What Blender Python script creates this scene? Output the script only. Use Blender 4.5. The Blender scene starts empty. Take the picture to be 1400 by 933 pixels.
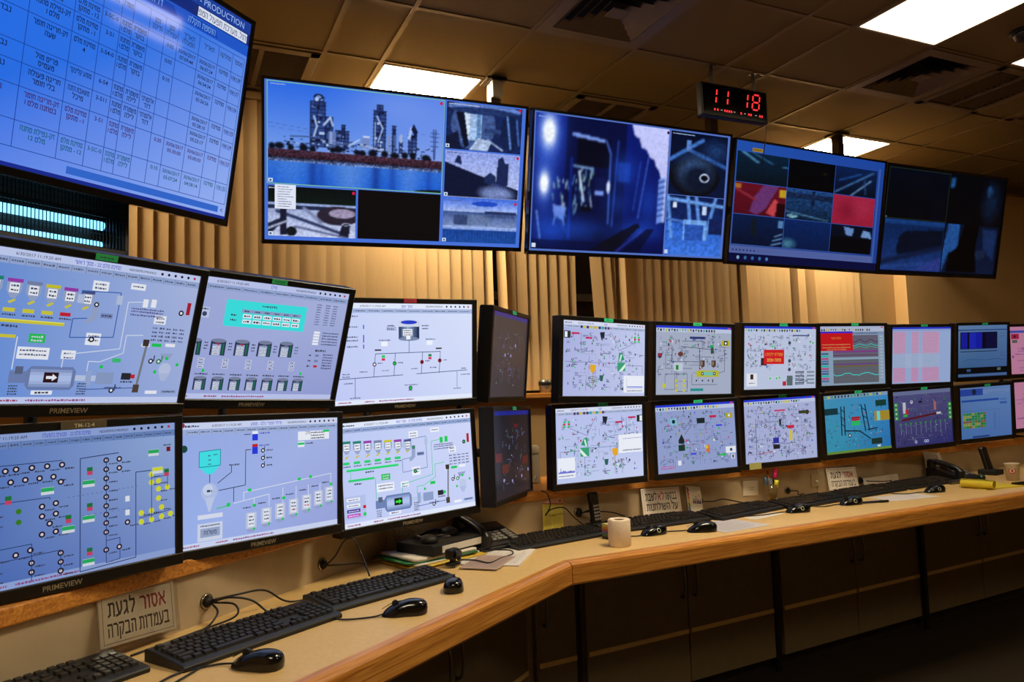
import bpy, bmesh, math, random
import numpy as np
from mathutils import Matrix, Vector

scene = bpy.context.scene
COL = scene.collection
rad = math.radians

# ------------------------------------------------------------------ camera
CAM = Vector((0.0, 0.0, 1.28))
yaw, pitch, roll = rad(24.57), rad(4.23), rad(-1.813)
fwd = Vector((math.sin(yaw) * math.cos(pitch), math.cos(yaw) * math.cos(pitch), math.sin(pitch)))
rgt = Vector((math.cos(yaw), -math.sin(yaw), 0))
upv = rgt.cross(fwd)
rgt, upv = (rgt * math.cos(roll) + upv * math.sin(roll)), (upv * math.cos(roll) - rgt * math.sin(roll))
cd = bpy.data.cameras.new('camera')
cd.sensor_width = 36.0
cd.lens = 36.0 * 1034.0 / 1400.0
cd.clip_start = 0.02
cam = bpy.data.objects.new('camera', cd)
cam.matrix_world = Matrix(((rgt.x, upv.x, -fwd.x, CAM.x), (rgt.y, upv.y, -fwd.y, CAM.y), (rgt.z, upv.z, -fwd.z, CAM.z), (0, 0, 0, 1)))
COL.objects.link(cam)
scene.camera = cam

# ------------------------------------------------------------------ world and exposure
world = bpy.data.worlds.new('world')
scene.world = world
world.use_nodes = True
world.node_tree.nodes['Background'].inputs[0].default_value = (0.02, 0.018, 0.015, 1)
world.node_tree.nodes['Background'].inputs[1].default_value = 0.3
vs = scene.view_settings
vs.view_transform = 'Standard'
vs.look = 'None'
vs.exposure = 0.0
vs.gamma = 1.0
vs.use_curve_mapping = False
# strength of each ceiling light panel (cell corner x, y -> emission)
PANEL_WARM = (1.0, 0.84, 0.58)
PANELS = [((-1.065, 3.82), 26.0, 'added ceiling light panel hidden in the corner behind the blue table screen'),  # hidden panel, added to brighten the left end of the blinds
          ((1.035, 3.82), 60.0, 'square ceiling light panel glowing white above the plant-camera screen'),
          ((4.335, 3.82), 60.0, 'square ceiling light panel crossed by the hanging pole above the nine-picture screen'),
          ((3.135, 2.02), 8.0, 'large bright ceiling light panel cut by the top edge of the picture'),
          ((4.335, 2.02), 5.0, 'ceiling light panel just showing at the upper right edge of the picture'),
          ((1.635, 1.42), 58.0, 'ceiling light panel over the bend of the desk, above the picture'),
          ((-.465, -0.38), 34.0, 'unseen fill panel added on the ceiling behind the camera'),  # added out of view, placed for frontal light on desk and cabinets
          ((3.135, -0.38), 18.0, 'unseen fill panel added on the ceiling to the side of the camera')]  # added out of view to light the backsplash from the front

# ------------------------------------------------------------------ helpers
def lin(c):
    return [((v / 255.0) / 12.92 if v / 255.0 <= 0.04045 else ((v / 255.0 + 0.055) / 1.055) ** 2.4) for v in c]

MATS = {}
def mat(name, rgb, rough=0.5, metal=0.0, var=0.05, scale=30.0, bump=0.0, spec=0.5, stretch=None):
    """plain procedural surface: base colour with a little noise variation and fine relief"""
    if name in MATS:
        return MATS[name]
    m = bpy.data.materials.new(name)
    m.use_nodes = True
    nt = m.node_tree
    b = nt.nodes['Principled BSDF']
    c = lin(rgb)
    tc = nt.nodes.new('ShaderNodeTexCoord')
    mp = nt.nodes.new('ShaderNodeMapping')
    nt.links.new(tc.outputs['Object'], mp.inputs[0])
    if stretch:
        mp.inputs['Scale'].default_value = stretch
    nz = nt.nodes.new('ShaderNodeTexNoise')
    nz.inputs['Scale'].default_value = scale
    nz.inputs['Detail'].default_value = 4
    nt.links.new(mp.outputs[0], nz.inputs['Vector'])
    rp = nt.nodes.new('ShaderNodeValToRGB')
    rp.color_ramp.elements[0].position = 0.3
    rp.color_ramp.elements[1].position = 0.7
    rp.color_ramp.elements[0].color = [max(0, v * (1 - var)) for v in c] + [1]
    rp.color_ramp.elements[1].color = [min(1, v * (1 + var)) for v in c] + [1]
    nt.links.new(nz.outputs['Fac'], rp.inputs[0])
    nt.links.new(rp.outputs[0], b.inputs['Base Color'])
    b.inputs['Roughness'].default_value = rough
    b.inputs['Metallic'].default_value = metal
    b.inputs['Specular IOR Level'].default_value = spec
    if bump:
        bp = nt.nodes.new('ShaderNodeBump')
        bp.inputs['Strength'].default_value = bump
        bp.inputs['Distance'].default_value = 0.002
        nt.links.new(nz.outputs['Fac'], bp.inputs['Height'])
        nt.links.new(bp.outputs[0], b.inputs['Normal'])
    MATS[name] = m
    return m

def wood(name, dark, light, rough=0.35, axis=(1.5, 40, 40), rot=0.0):
    if name in MATS:
        return MATS[name]
    m = bpy.data.materials.new(name)
    m.use_nodes = True
    nt = m.node_tree
    b = nt.nodes['Principled BSDF']
    tc = nt.nodes.new('ShaderNodeTexCoord')
    mp = nt.nodes.new('ShaderNodeMapping')
    mp.inputs['Scale'].default_value = axis
    nt.links.new(tc.outputs['Object'], mp.inputs[0])
    nz = nt.nodes.new('ShaderNodeTexNoise')
    nz.inputs['Scale'].default_value = 3.0
    nz.inputs['Detail'].default_value = 6
    nz.inputs['Distortion'].default_value = 1.2
    nt.links.new(mp.outputs[0], nz.inputs['Vector'])
    rp = nt.nodes.new('ShaderNodeValToRGB')
    rp.color_ramp.elements[0].position = 0.32
    rp.color_ramp.elements[1].position = 0.66
    rp.color_ramp.elements[0].color = lin(dark) + [1]
    rp.color_ramp.elements[1].color = lin(light) + [1]
    nt.links.new(nz.outputs['Fac'], rp.inputs[0])
    nt.links.new(rp.outputs[0], b.inputs['Base Color'])
    b.inputs['Roughness'].default_value = rough
    bp = nt.nodes.new('ShaderNodeBump')
    bp.inputs['Strength'].default_value = 0.15
    bp.inputs['Distance'].default_value = 0.001
    nt.links.new(nz.outputs['Fac'], bp.inputs['Height'])
    nt.links.new(bp.outputs[0], b.inputs['Normal'])
    MATS[name] = m
    return m

def glow(name, col, strength, sample=True):
    if name in MATS:
        return MATS[name]
    m = bpy.data.materials.new(name)
    m.use_nodes = True
    b = m.node_tree.nodes['Principled BSDF']
    b.inputs['Base Color'].default_value = (0.02, 0.02, 0.02, 1)
    b.inputs['Emission Color'].default_value = (*col, 1)
    b.inputs['Emission Strength'].default_value = strength
    if not sample:
        m.cycles.emission_sampling = 'NONE'
    MATS[name] = m
    return m

def screen_mat(name='lcd_picture', rough=0.22, strength=1.0, coat=0.3):
    """an LCD panel: the picture it shows is its emission, the front is dark gloss"""
    if name in MATS:
        return MATS[name]
    m = bpy.data.materials.new(name)
    m.use_nodes = True
    nt = m.node_tree
    b = nt.nodes['Principled BSDF']
    at = nt.nodes.new('ShaderNodeAttribute')
    at.attribute_name = 'Col'
    b.inputs['Base Color'].default_value = (0.004, 0.004, 0.005, 1)
    b.inputs['Roughness'].default_value = rough
    b.inputs['Specular IOR Level'].default_value = coat
    nt.links.new(at.outputs['Color'], b.inputs['Emission Color'])
    b.inputs['Emission Strength'].default_value = strength
    m.cycles.emission_sampling = 'NONE'
    MATS[name] = m
    return m

def print_mat(name='printed_sheet', rough=0.6):
    """flat print: colour of ink and paper from the colour attribute"""
    if name in MATS:
        return MATS[name]
    m = bpy.data.materials.new(name)
    m.use_nodes = True
    nt = m.node_tree
    b = nt.nodes['Principled BSDF']
    at = nt.nodes.new('ShaderNodeAttribute')
    at.attribute_name = 'Col'
    nt.links.new(at.outputs['Color'], b.inputs['Base Color'])
    b.inputs['Roughness'].default_value = rough
    MATS[name] = m
    return m

WM = {}
def TM(x, y, z, rz=0.0, rx=0.0, ry=0.0):
    return Matrix.Translation((x, y, z)) @ Matrix.Rotation(rad(rz), 4, 'Z') @ Matrix.Rotation(rad(rx), 4, 'X') @ Matrix.Rotation(rad(ry), 4, 'Y')

def thing(name, label, cat, M, group=None):
    o = bpy.data.objects.new(name, None)
    o.empty_display_size = 0.05
    COL.objects.link(o)
    o.matrix_world = M
    WM[o] = M.copy()
    o['label'] = label
    o['category'] = cat
    if group:
        o['group'] = group
    return o

def tag(o, label, cat, group=None):
    o['label'] = label
    o['category'] = cat
    if group:
        o['group'] = group
    return o

def place(o, parent=None, M=None):
    M = M if M is not None else (WM[parent] if parent else Matrix())
    COL.objects.link(o)
    if parent:
        o.parent = parent
        o.matrix_basis = WM[parent].inverted() @ M
    else:
        o.matrix_world = M
    WM[o] = M.copy()
    return o

class MB:
    """collects shapes of ONE part in local coordinates"""
    def __init__(self):
        self.bm = bmesh.new()
    def _merge(self, bm, M=None):
        if M is not None:
            bmesh.ops.transform(bm, matrix=M, verts=bm.verts)
        me = bpy.data.meshes.new('tmp')
        bm.to_mesh(me)
        bm.free()
        self.bm.from_mesh(me)
        bpy.data.meshes.remove(me)
        return self
    def box(self, x0, y0, z0, x1, y1, z1, bev=0.0, seg=1, M=None):
        bm = bmesh.new()
        bmesh.ops.create_cube(bm, size=1)
        bmesh.ops.transform(bm, matrix=Matrix.Translation(((x0 + x1) / 2, (y0 + y1) / 2, (z0 + z1) / 2)) @ Matrix.Diagonal((x1 - x0, y1 - y0, z1 - z0, 1)), verts=bm.verts)
        if bev:
            bmesh.ops.bevel(bm, geom=list(bm.edges), offset=bev, segments=seg, affect='EDGES', profile=0.5)
        return self._merge(bm, M)
    def cyl(self, p, q, r, r2=None, n=16, caps=True):
        p, q = Vector(p), Vector(q)
        d = q - p
        bm = bmesh.new()
        bmesh.ops.create_cone(bm, cap_ends=caps, segments=n, radius1=r, radius2=r if r2 is None else r2, depth=d.length)
        M = Matrix.Translation((p + q) / 2) @ d.to_track_quat('Z', 'Y').to_matrix().to_4x4()
        return self._merge(bm, M)
    def tube(self, pts, r, n=6):
        pts = [Vector(p) for p in pts]
        rings = []
        prev = None
        for i, p in enumerate(pts):
            t = (pts[min(i + 1, len(pts) - 1)] - pts[max(i - 1, 0)])
            if t.length < 1e-9:
                t = Vector((0, 0, 1))
            t.normalize()
            a = prev if prev is not None else Vector((0, 0, 1)) if abs(t.z) < 0.9 else Vector((1, 0, 0))
            a = (a - t * a.dot(t))
            if a.length < 1e-6:
                a = t.orthogonal()
            a.normalize()
            prev = a
            b = t.cross(a)
            rings.append([self.bm.verts.new(p + (a * math.cos(2 * math.pi * k / n) + b * math.sin(2 * math.pi * k / n)) * r) for k in range(n)])
        for i in range(len(rings) - 1):
            for k in range(n):
                f = self.bm.faces.new((rings[i][k], rings[i][(k + 1) % n], rings[i + 1][(k + 1) % n], rings[i + 1][k]))
                f.smooth = True
        self.bm.faces.new(rings[0][::-1])
        self.bm.faces.new(rings[-1])
        return self
    def lathe(self, prof, n=24, M=None, smooth=True):
        """prof: (radius, height) pairs from bottom to top about local z"""
        bm = bmesh.new()
        rings = []
        for r, z in prof:
            if r < 1e-6:
                rings.append([bm.verts.new((0, 0, z))])
            else:
                rings.append([bm.verts.new((r * math.cos(2 * math.pi * k / n), r * math.sin(2 * math.pi * k / n), z)) for k in range(n)])
        for a, b in zip(rings, rings[1:]):
            for k in range(n):
                k2 = (k + 1) % n
                if len(a) == 1 and len(b) == 1:
                    continue
                if len(a) == 1:
                    f = bm.faces.new((a[0], b[k2], b[k]))
                elif len(b) == 1:
                    f = bm.faces.new((a[k], a[k2], b[0]))
                else:
                    f = bm.faces.new((a[k], a[k2], b[k2], b[k]))
                f.smooth = smooth
        return self._merge(bm, M)
    def prism(self, pts, z0, z1, M=None, bev=0.0):
        """polygon pts (x,y) counter-clockwise, extruded z0..z1"""
        bm = bmesh.new()
        lo = [bm.verts.new((x, y, z0)) for x, y in pts]
        hi = [bm.verts.new((x, y, z1)) for x, y in pts]
        bm.faces.new(lo[::-1])
        bm.faces.new(hi)
        n = len(pts)
        for i in range(n):
            bm.faces.new((lo[i], lo[(i + 1) % n], hi[(i + 1) % n], hi[i]))
        if bev:
            bmesh.ops.bevel(bm, geom=list(bm.edges), offset=bev, segments=2, affect='EDGES', profile=0.5)
        return self._merge(bm, M)
    def quad(self, pts, smooth=False):
        f = self.bm.faces.new([self.bm.verts.new(p) for p in pts])
        f.smooth = smooth
        return self
    def surf(self, fn, nu, nv, closed_u=False):
        g = [[self.bm.verts.new(fn(i / nu, j / nv)) for i in range(nu + (0 if closed_u else 1))] for j in range(nv + 1)]
        w = len(g[0])
        for j in range(nv):
            for i in range(nu):
                f = self.bm.faces.new((g[j][i], g[j][(i + 1) % w], g[j + 1][(i + 1) % w], g[j + 1][i]))
                f.smooth = True
        return self
    def mesh(self, name, material):
        bmesh.ops.recalc_face_normals(self.bm, faces=self.bm.faces)
        me = bpy.data.meshes.new(name)
        self.bm.to_mesh(me)
        self.bm.free()
        if material:
            me.materials.append(material)
        return me
    def build(self, name, material, parent=None, M=None):
        return place(bpy.data.objects.new(name, self.mesh(name, material)), parent, M)

def copy_tree(o, M, label=None, parent=None):
    """a copy of a thing with copies of its parts and sub-parts, moved to M"""
    c = o.copy()
    COL.objects.link(c)
    if parent is None:
        c.matrix_world = M
        WM[c] = M.copy()
        if label:
            c['label'] = label
    else:
        c.parent = parent
        c.matrix_basis = o.matrix_basis.copy()
        WM[c] = WM[parent] @ c.matrix_basis
    for ch in [x for x in bpy.data.objects if x.parent == o]:
        copy_tree(ch, None, None, c)
    return c

def smooth_path(pts, k=6):
    """Catmull-Rom through the points"""
    P = [Vector(p) for p in pts]
    P = [P[0] * 2 - P[1]] + P + [P[-1] * 2 - P[-2]]
    out = []
    for i in range(1, len(P) - 2):
        for s in range(k):
            t = s / k
            a, b, c, d = P[i - 1], P[i], P[i + 1], P[i + 2]
            out.append(0.5 * ((2 * b) + (c - a) * t + (2 * a - 5 * b + 4 * c - d) * t * t + (3 * b - a - 3 * c + d) * t ** 3))
    out.append(P[-2])
    return out

# ------------------------------------------------------------------ flat pictures: screens, signs, labels
_TC = {}
def rev(s):
    """Hebrew is laid out right to left: reverse it, keeping runs of digits and Latin"""
    import re
    toks = re.findall(r'[A-Za-z0-9:/.,\-]+|.', s)
    return ''.join(reversed(toks))

# strokes of the Hebrew letters on a unit-high grid
HEB = {'א': [[(0, 1), (.72, 0)], [(.68, 1), (.62, .62), (.42, .46)], [(.04, 0), (.10, .42), (.28, .62)]],
       'ב': [[(.02, 1), (.50, 1), (.58, .9), (.58, 0)], [(0, 0), (.74, 0)]],
       'ג': [[(.06, 1), (.30, 1), (.38, .9), (.38, .3), (.46, 0)], [(.38, .34), (.02, 0)]],
       'ד': [[(0, 1), (.68, 1)], [(.54, 1), (.54, 0)]],
       'ה': [[(0, 1), (.54, 1), (.62, .9), (.62, 0)], [(.08, .62), (.08, 0)]],
       'ו': [[(0, 1), (.14, 1), (.2, .9), (.2, 0)]],
       'ז': [[(0, 1), (.42, 1)], [(.2, 1), (.22, 0)]],
       'ח': [[(0, 1), (.58, 1), (.65, .9), (.65, 0)], [(.1, 1), (.1, 0)]],
       'ט': [[(.08, 1), (.08, .12), (.16, 0), (.56, 0), (.66, .12), (.66, .86), (.54, 1), (.40, 1), (.34, .84)]],
       'י': [[(0, 1), (.14, 1), (.2, .9), (.2, .55)]],
       'כ': [[(0, 1), (.44, 1), (.6, .84), (.6, .16), (.44, 0), (0, 0)]],
       'ך': [[(0, 1), (.48, 1), (.56, .9), (.56, -.28)]],
       'ל': [[(.04, 1.32), (.04, 1), (.50, 1), (.56, .9), (.54, .6), (.22, 0)]],
       'מ': [[(.04, 1), (.2, .74), (.04, 0)], [(.2, .74), (.42, 1), (.56, 1), (.66, .86), (.66, 0), (.36, 0)]],
       'ם': [[(.02, 1), (.58, 1), (.66, .9), (.66, 0), (.1, 0), (.1, 1)]],
       'נ': [[(.1, 1), (.28, 1), (.36, .9), (.36, 0), (0, 0)]],
       'ן': [[(0, 1), (.14, 1), (.2, .9), (.2, -.28)]],
       'ס': [[(0, 1), (.52, 1), (.67, .8), (.66, .3), (.46, 0), (.28, 0), (.1, .3), (.1, 1)]],
       'ע': [[(.64, 1), (.62, .42), (.42, .06), (0, -.06)], [(.06, 1), (.30, .12)]],
       'פ': [[(.34, .52), (.1, .52), (.1, 1), (.46, 1), (.62, .84), (.62, .16), (.46, 0), (0, 0)]],
       'צ': [[(.02, 1), (.60, .06)], [(.62, 1), (.58, .66), (.36, .46)], [(.66, 0), (0, 0)]],
       'ק': [[(0, 1), (.58, 1), (.66, .9), (.60, .5), (.42, .04)], [(.1, .6), (.1, -.28)]],
       'ר': [[(0, 1), (.38, 1), (.55, .84), (.55, 0)]],
       'ש': [[(.02, 1), (.12, 0), (.46, 0), (.76, .38), (.82, 1)], [(.44, 1), (.42, .62), (.10, .40)]],
       'ת': [[(.04, 1), (.54, 1), (.66, .88), (.66, 0)], [(.18, 1), (.16, .12), (0, 0)]]}
def font_polys(s, bold):
    c = bpy.data.curves.new('t', 'FONT')
    c.body = s
    c.resolution_u = 2
    c.offset = bold
    o = bpy.data.objects.new('t', c)
    COL.objects.link(o)
    bpy.context.view_layer.update()
    me = bpy.data.meshes.new_from_object(o.evaluated_get(bpy.context.evaluated_depsgraph_get()))
    V = [tuple(v.co[:2]) for v in me.vertices]
    Fs = [tuple(p.vertices) for p in me.polygons]
    bpy.data.objects.remove(o)
    bpy.data.curves.remove(c)
    bpy.data.meshes.remove(me)
    return V, Fs
def text_polys(s, bold=0.0):
    key = (s, bold)
    if key not in _TC:
        V, Fs = [], []
        if any(ch in HEB for ch in s):
            import re
            t = .14 + bold * 4
            k = .66
            x = 0.0
            for run in re.findall('[א-ת]|[^א-ת ]+| ', s):
                if run == ' ':
                    x += .26
                elif run in HEB:
                    m = 0
                    for st in HEB[run]:
                        for (a, b), (c, d) in zip(st, st[1:]):
                            L = math.hypot(c - a, d - b)
                            ux, uy = (c - a) / L * t / 2, (d - b) / L * t / 2
                            i = len(V)
                            V += [(x + k * px, k * py) for px, py in ((a - ux - uy, b - uy + ux), (a - ux + uy, b - uy - ux), (c + ux + uy, d + uy - ux), (c + ux - uy, d + uy + ux))]
                            Fs.append((i, i + 1, i + 2, i + 3))
                            m = max(m, a, c)
                    x += k * (m + t + .10)
                else:
                    v, f = font_polys(run, bold)
                    if v:
                        i = len(V)
                        x0 = min(p[0] for p in v)
                        V += [(x + p[0] - x0, p[1]) for p in v]
                        Fs += [tuple(i + q for q in g_) for g_ in f]
                        x += max(p[0] for p in v) - x0 + .10
        else:
            V, Fs = font_polys(s, bold)
        _TC[key] = (np.array(V) if V else np.zeros((0, 2)), Fs)
    return _TC[key]

class Pic:
    """a flat picture W x H metres; u to the right, v downwards, both 0..1; later marks lie a hair nearer the viewer"""
    STEP = 0.000012
    def __init__(self, W, H):
        self.W, self.H = W, H
        self.v, self.f, self.c = [], [], []
        self.lv = 0
    def _p(self, u, v):
        return ((u - 0.5) * self.W, -self.lv * self.STEP, (0.5 - v) * self.H)
    def poly(self, pts, col, cols=None):
        i = len(self.v)
        self.v += [self._p(u, v) for u, v in pts]
        self.f.append(tuple(range(i, i + len(pts))))
        self.c += [lin(x) for x in cols] if cols else [lin(col)] * len(pts)
        self.lv += 1
        return self
    def rect(self, u0, v0, u1, v1, col, cols=None):
        return self.poly([(u0, v1), (u1, v1), (u1, v0), (u0, v0)], col, [cols[3], cols[2], cols[1], cols[0]] if cols else None)
    def frame(self, u0, v0, u1, v1, w, col):
        a = w * self.H / self.W
        self.rect(u0, v0, u1, v0 + w, col); self.rect(u0, v1 - w, u1, v1, col)
        self.rect(u0, v0, u0 + a, v1, col); self.rect(u1 - a, v0, u1, v1, col)
        return self
    def line(self, pts, w, col):
        """w in units of the height"""
        s = self.W / self.H
        for (a, b), (c, d) in zip(pts, pts[1:]):
            dx, dy = (c - a) * s, d - b
            L = math.hypot(dx, dy) or 1
            nx, ny = -dy / L * w / 2 / s, dx / L * w / 2
            self.poly([(a + nx, b + ny), (a - nx, b - ny), (c - nx, d - ny), (c + nx, d + ny)], col)
            self.lv -= 1
        self.lv += 1
        return self
    def circ(self, u, v, r, col, n=10, ry=None):
        s = self.H / self.W
        return self.poly([(u + r * s * math.cos(2 * math.pi * k / n), v - (ry or r) * math.sin(2 * math.pi * k / n)) for k in range(n)], col)
    def ring(self, u, v, r, col, inner):
        return self.circ(u, v, r, col).circ(u, v, r * 0.5, inner, 8)
    def text(self, s, u, v, h, col, al='c', sx=1.0, bold=0.0, fit=None):
        """h: letter height in units of the picture height; v: middle of the letters; fit: greatest width"""
        V, Fs = text_polys(s, bold)
        if not len(V):
            return self
        k = h / 0.7
        ks = k * self.H / self.W * sx
        x0, x1 = V[:, 0].min(), V[:, 0].max()
        if fit:
            ks = min(ks, fit / (x1 - x0))
        off = {'l': x0, 'c': (x0 + x1) / 2, 'r': x1}[al]
        i = len(self.v)
        self.v += [self._p(u + (x - off) * ks, v - (y - 0.35) * k) for x, y in V]
        self.f += [tuple(i + q for q in f) for f in Fs]
        self.c += [lin(col)] * len(V)
        self.lv += 1
        return self
    def words(self, u0, u1, v, h, col, rng, gap=0.3):
        """a run of print too small to read: little strokes of uneven length"""
        s = self.H / self.W
        u = u0
        h *= .88
        col = tuple(.70 * a + .30 * b for a, b in zip(col, (150, 160, 196)))
        while u < u1:
            w = h * s * rng.uniform(0.35, 1.3)
            self.rect(u, v - h / 2 * rng.uniform(0.4, 1), min(u + w, u1), v + h / 2 * rng.uniform(.6, 1), col)
            self.lv -= 1
            u += w + h * s * gap
        self.lv += 1
        return self
    def raster(self, u0, v0, u1, v1, img):
        """a field of colour: img is (rows, cols, 3) sampled at the corners of a grid"""
        n, m = img.shape[:2]
        i = len(self.v)
        L = img / 255.0
        L = np.where(L <= 0.04045, L / 12.92, ((np.clip(L, 0, 1) + 0.055) / 1.055) ** 2.4)
        for r in range(n):
            v = v0 + (v1 - v0) * r / (n - 1)
            for c in range(m):
                self.v.append(self._p(u0 + (u1 - u0) * c / (m - 1), v))
        self.c += [list(x) for x in L.reshape(-1, 3)]
        for r in range(n - 1):
            for c in range(m - 1):
                a = i + r * m + c
                self.f.append((a + m, a + m + 1, a + 1, a))
        self.lv += 1
        return self
    def build(self, name, material, parent=None, M=None):
        me = bpy.data.meshes.new(name)
        me.from_pydata(self.v, [], self.f)
        at = me.color_attributes.new('Col', 'FLOAT_COLOR', 'POINT')
        a = np.ones((len(self.v), 4), dtype=np.float32)
        a[:, :3] = np.array(self.c, dtype=np.float32)
        at.data.foreach_set('color', a.ravel())
        me.materials.append(material)
        return place(bpy.data.objects.new(name, me), parent, M)

class Cv:
    """numpy canvas for the camera feeds, values 0..255, v downwards"""
    def __init__(self, w, h, col=(0, 0, 0)):
        self.w, self.h = w, h
        self.a = np.zeros((h, w, 3)) + np.array(col, float)
        self.X, self.Y = np.meshgrid(np.linspace(0, 1, w), np.linspace(0, 1, h))
    def grad(self, v0, v1, c0, c1, u0=0, u1=1):
        m = (self.Y >= v0) & (self.Y <= v1) & (self.X >= u0) & (self.X <= u1)
        t = np.clip((self.Y - v0) / max(v1 - v0, 1e-6), 0, 1)[..., None]
        g = np.array(c0, float) * (1 - t) + np.array(c1, float) * t
        self.a[m] = g[m]
        return self
    def mix(self, m, col, k=1.0):
        k = (m.astype(float) * k)[..., None]
        self.a = self.a * (1 - k) + np.array(col, float) * k
        return self
    def rect(self, u0, v0, u1, v1, col, k=1.0):
        return self.mix((self.X >= u0) & (self.X <= u1) & (self.Y >= v0) & (self.Y <= v1), col, k)
    def poly(self, pts, col, k=1.0):
        ins = np.zeros(self.X.shape, bool)
        n = len(pts)
        for i in range(n):
            x1, y1 = pts[i]
            x2, y2 = pts[(i + 1) % n]
            if y1 == y2:
                continue
            c = ((y1 > self.Y) != (y2 > self.Y)) & (self.X < (x2 - x1) * (self.Y - y1) / (y2 - y1) + x1)
            ins ^= c
        return self.mix(ins, col, k)
    def ell(self, u, v, ru, rv, col, k=1.0, soft=0.0):
        d = np.sqrt(((self.X - u) / ru) ** 2 + ((self.Y - v) / rv) ** 2)
        m = np.clip((1 + soft - d) / max(soft * 2, 0.05), 0, 1)
        return self.mix(m, col, k)
    def line(self, u0, v0, u1, v1, w, col, k=1.0):
        asp = self.w / self.h
        dx, dy = (u1 - u0) * asp, v1 - v0
        L2 = dx * dx + dy * dy or 1
        t = np.clip((((self.X - u0) * asp) * dx + (self.Y - v0) * dy) / L2, 0, 1)
        d = np.hypot((self.X - u0) * asp - t * dx, (self.Y - v0) - t * dy)
        return self.mix(np.clip(1.5 - d / w, 0, 1), col, k)
    def noise(self, amp, seed, cell=1, v0=0, v1=1):
        r = np.random.RandomState(seed).rand(self.h // cell + 2, self.w // cell + 2)
        n = np.kron(r, np.ones((cell, cell)))[:self.h, :self.w] - 0.5
        m = ((self.Y >= v0) & (self.Y <= v1))
        self.a = np.clip(self.a * (1 + (n * amp * 2 * m)[..., None]), 0, 255)
        return self
    def blur(self, k=1):
        for _ in range(k):
            p = np.pad(self.a, ((1, 1), (1, 1), (0, 0)), 'edge')
            self.a = (p[1:-1, 1:-1] * 2 + p[:-2, 1:-1] + p[2:, 1:-1] + p[1:-1, :-2] + p[1:-1, 2:]) / 6
        return self

# ================================================================== THE ROOM
CEIL = 3.08
X0, X1, Y0, Y1 = -1.7, 8.6, -3.2, 4.5
m_wall = mat('painted_wall', (196, 158, 104), 0.7, var=0.03, scale=6, bump=0.1)
m_floor = mat('floor_lino', (40, 31, 22), 0.5, var=0.15, scale=9)
m_tile = mat('ceiling_tile', (116, 99, 64), 0.9, var=0.07, scale=120, bump=0.35)
m_bar = mat('ceiling_bar', (112, 92, 58), 0.6, var=0.03)
m_dark = mat('dark_gap', (8, 7, 6), 0.9)
m_black = mat('black_plastic', (13, 12, 12), 0.4, var=0.1, scale=60)
m_black2 = mat('matt_black_plastic', (5, 5, 5), 0.6, var=0.1, scale=60, bump=0.1)
m_steel = mat('grey_steel', (120, 116, 108), 0.35, 0.9, scale=40)
m_wood = wood('oiled_oak', (166, 100, 36), (216, 150, 68), 0.30)
m_sill = wood('varnished_sill', (165, 100, 38), (215, 148, 66), 0.4)

def struct(name, mb, m, parent=None):
    o = mb.build(name, m, parent)
    o['kind'] = 'structure'
    return o

struct('floor', MB().box(X0 - .1, Y0 - .1, -.1, X1 + .1, Y1 + .3, 0), m_floor)
WZ0, WZ1, WX0, WX1 = 1.30, 2.98, -1.45, 5.30            # the window opening behind the blinds
wb = MB().box(X0 - .1, Y1, 0, X1 + .1, Y1 + .12, WZ0).box(X0 - .1, Y1, WZ1, X1 + .1, Y1 + .12, CEIL + .1)
wb.box(X0 - .1, Y1, WZ0, WX0, Y1 + .12, WZ1).box(WX1, Y1, WZ0, X1 + .1, Y1 + .12, WZ1)
wb.box(5.68, 4.38, 0, X1 + .1, Y1, CEIL + .02)
struct('wall_back', wb, m_wall)
struct('wall_left', MB().box(X0 - .1, Y0, 0, X0, Y1, CEIL + .02), m_wall)
struct('wall_right', MB().box(X1, Y0, 0, X1 + .1, Y1, CEIL + .02), m_wall)
struct('wall_front', MB().box(X0 - .1, Y0 - .1, 0, X1 + .1, Y0, CEIL + .02), m_wall)
struct('trim_1', MB().box(WX0 - .05, 4.33, 1.268, 5.40, 4.56, 1.30, .004), m_sill)
struct('trim_2', MB().box(5.70, 4.345, CEIL - .075, X1, 4.38, CEIL - .05, .004).box(5.70, 4.36, CEIL - .05, X1, 4.38, CEIL - .001), m_bar)
m_winframe = mat('dark_window_frame', (84, 60, 32), 0.5)
m_pane = mat('night_window_glass', (44, 30, 16), 0.25, spec=0.5, var=0.0)
for i, (a, b) in enumerate(((WX0, .80), (.80, 3.05), (3.05, WX1))):
    w = MB()
    for x in (a, (a + b) / 2 - .025, b - .05):
        w.box(x, 4.55, WZ0, x + .05, 4.60, WZ1)
    for z in (WZ0, 1.93, WZ1 - .05):
        w.box(a, 4.552, z, b, 4.598, z + .05)
    fr = struct('window_%d' % (i + 1), w, m_winframe)
    for x, x2 in ((a + .05, (a + b) / 2 - .025), ((a + b) / 2 + .025, b - .05)):
        for z, z2 in ((WZ0 + .05, 1.93), (1.98, WZ1 - .05)):
            MB().box(x, 4.570, z, x2, 4.576, z2).build('pane', m_pane, fr)
struct('wall_outside', MB().box(X0, 4.85, 0.9, 5.6, 4.9, CEIL), m_dark)

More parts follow.
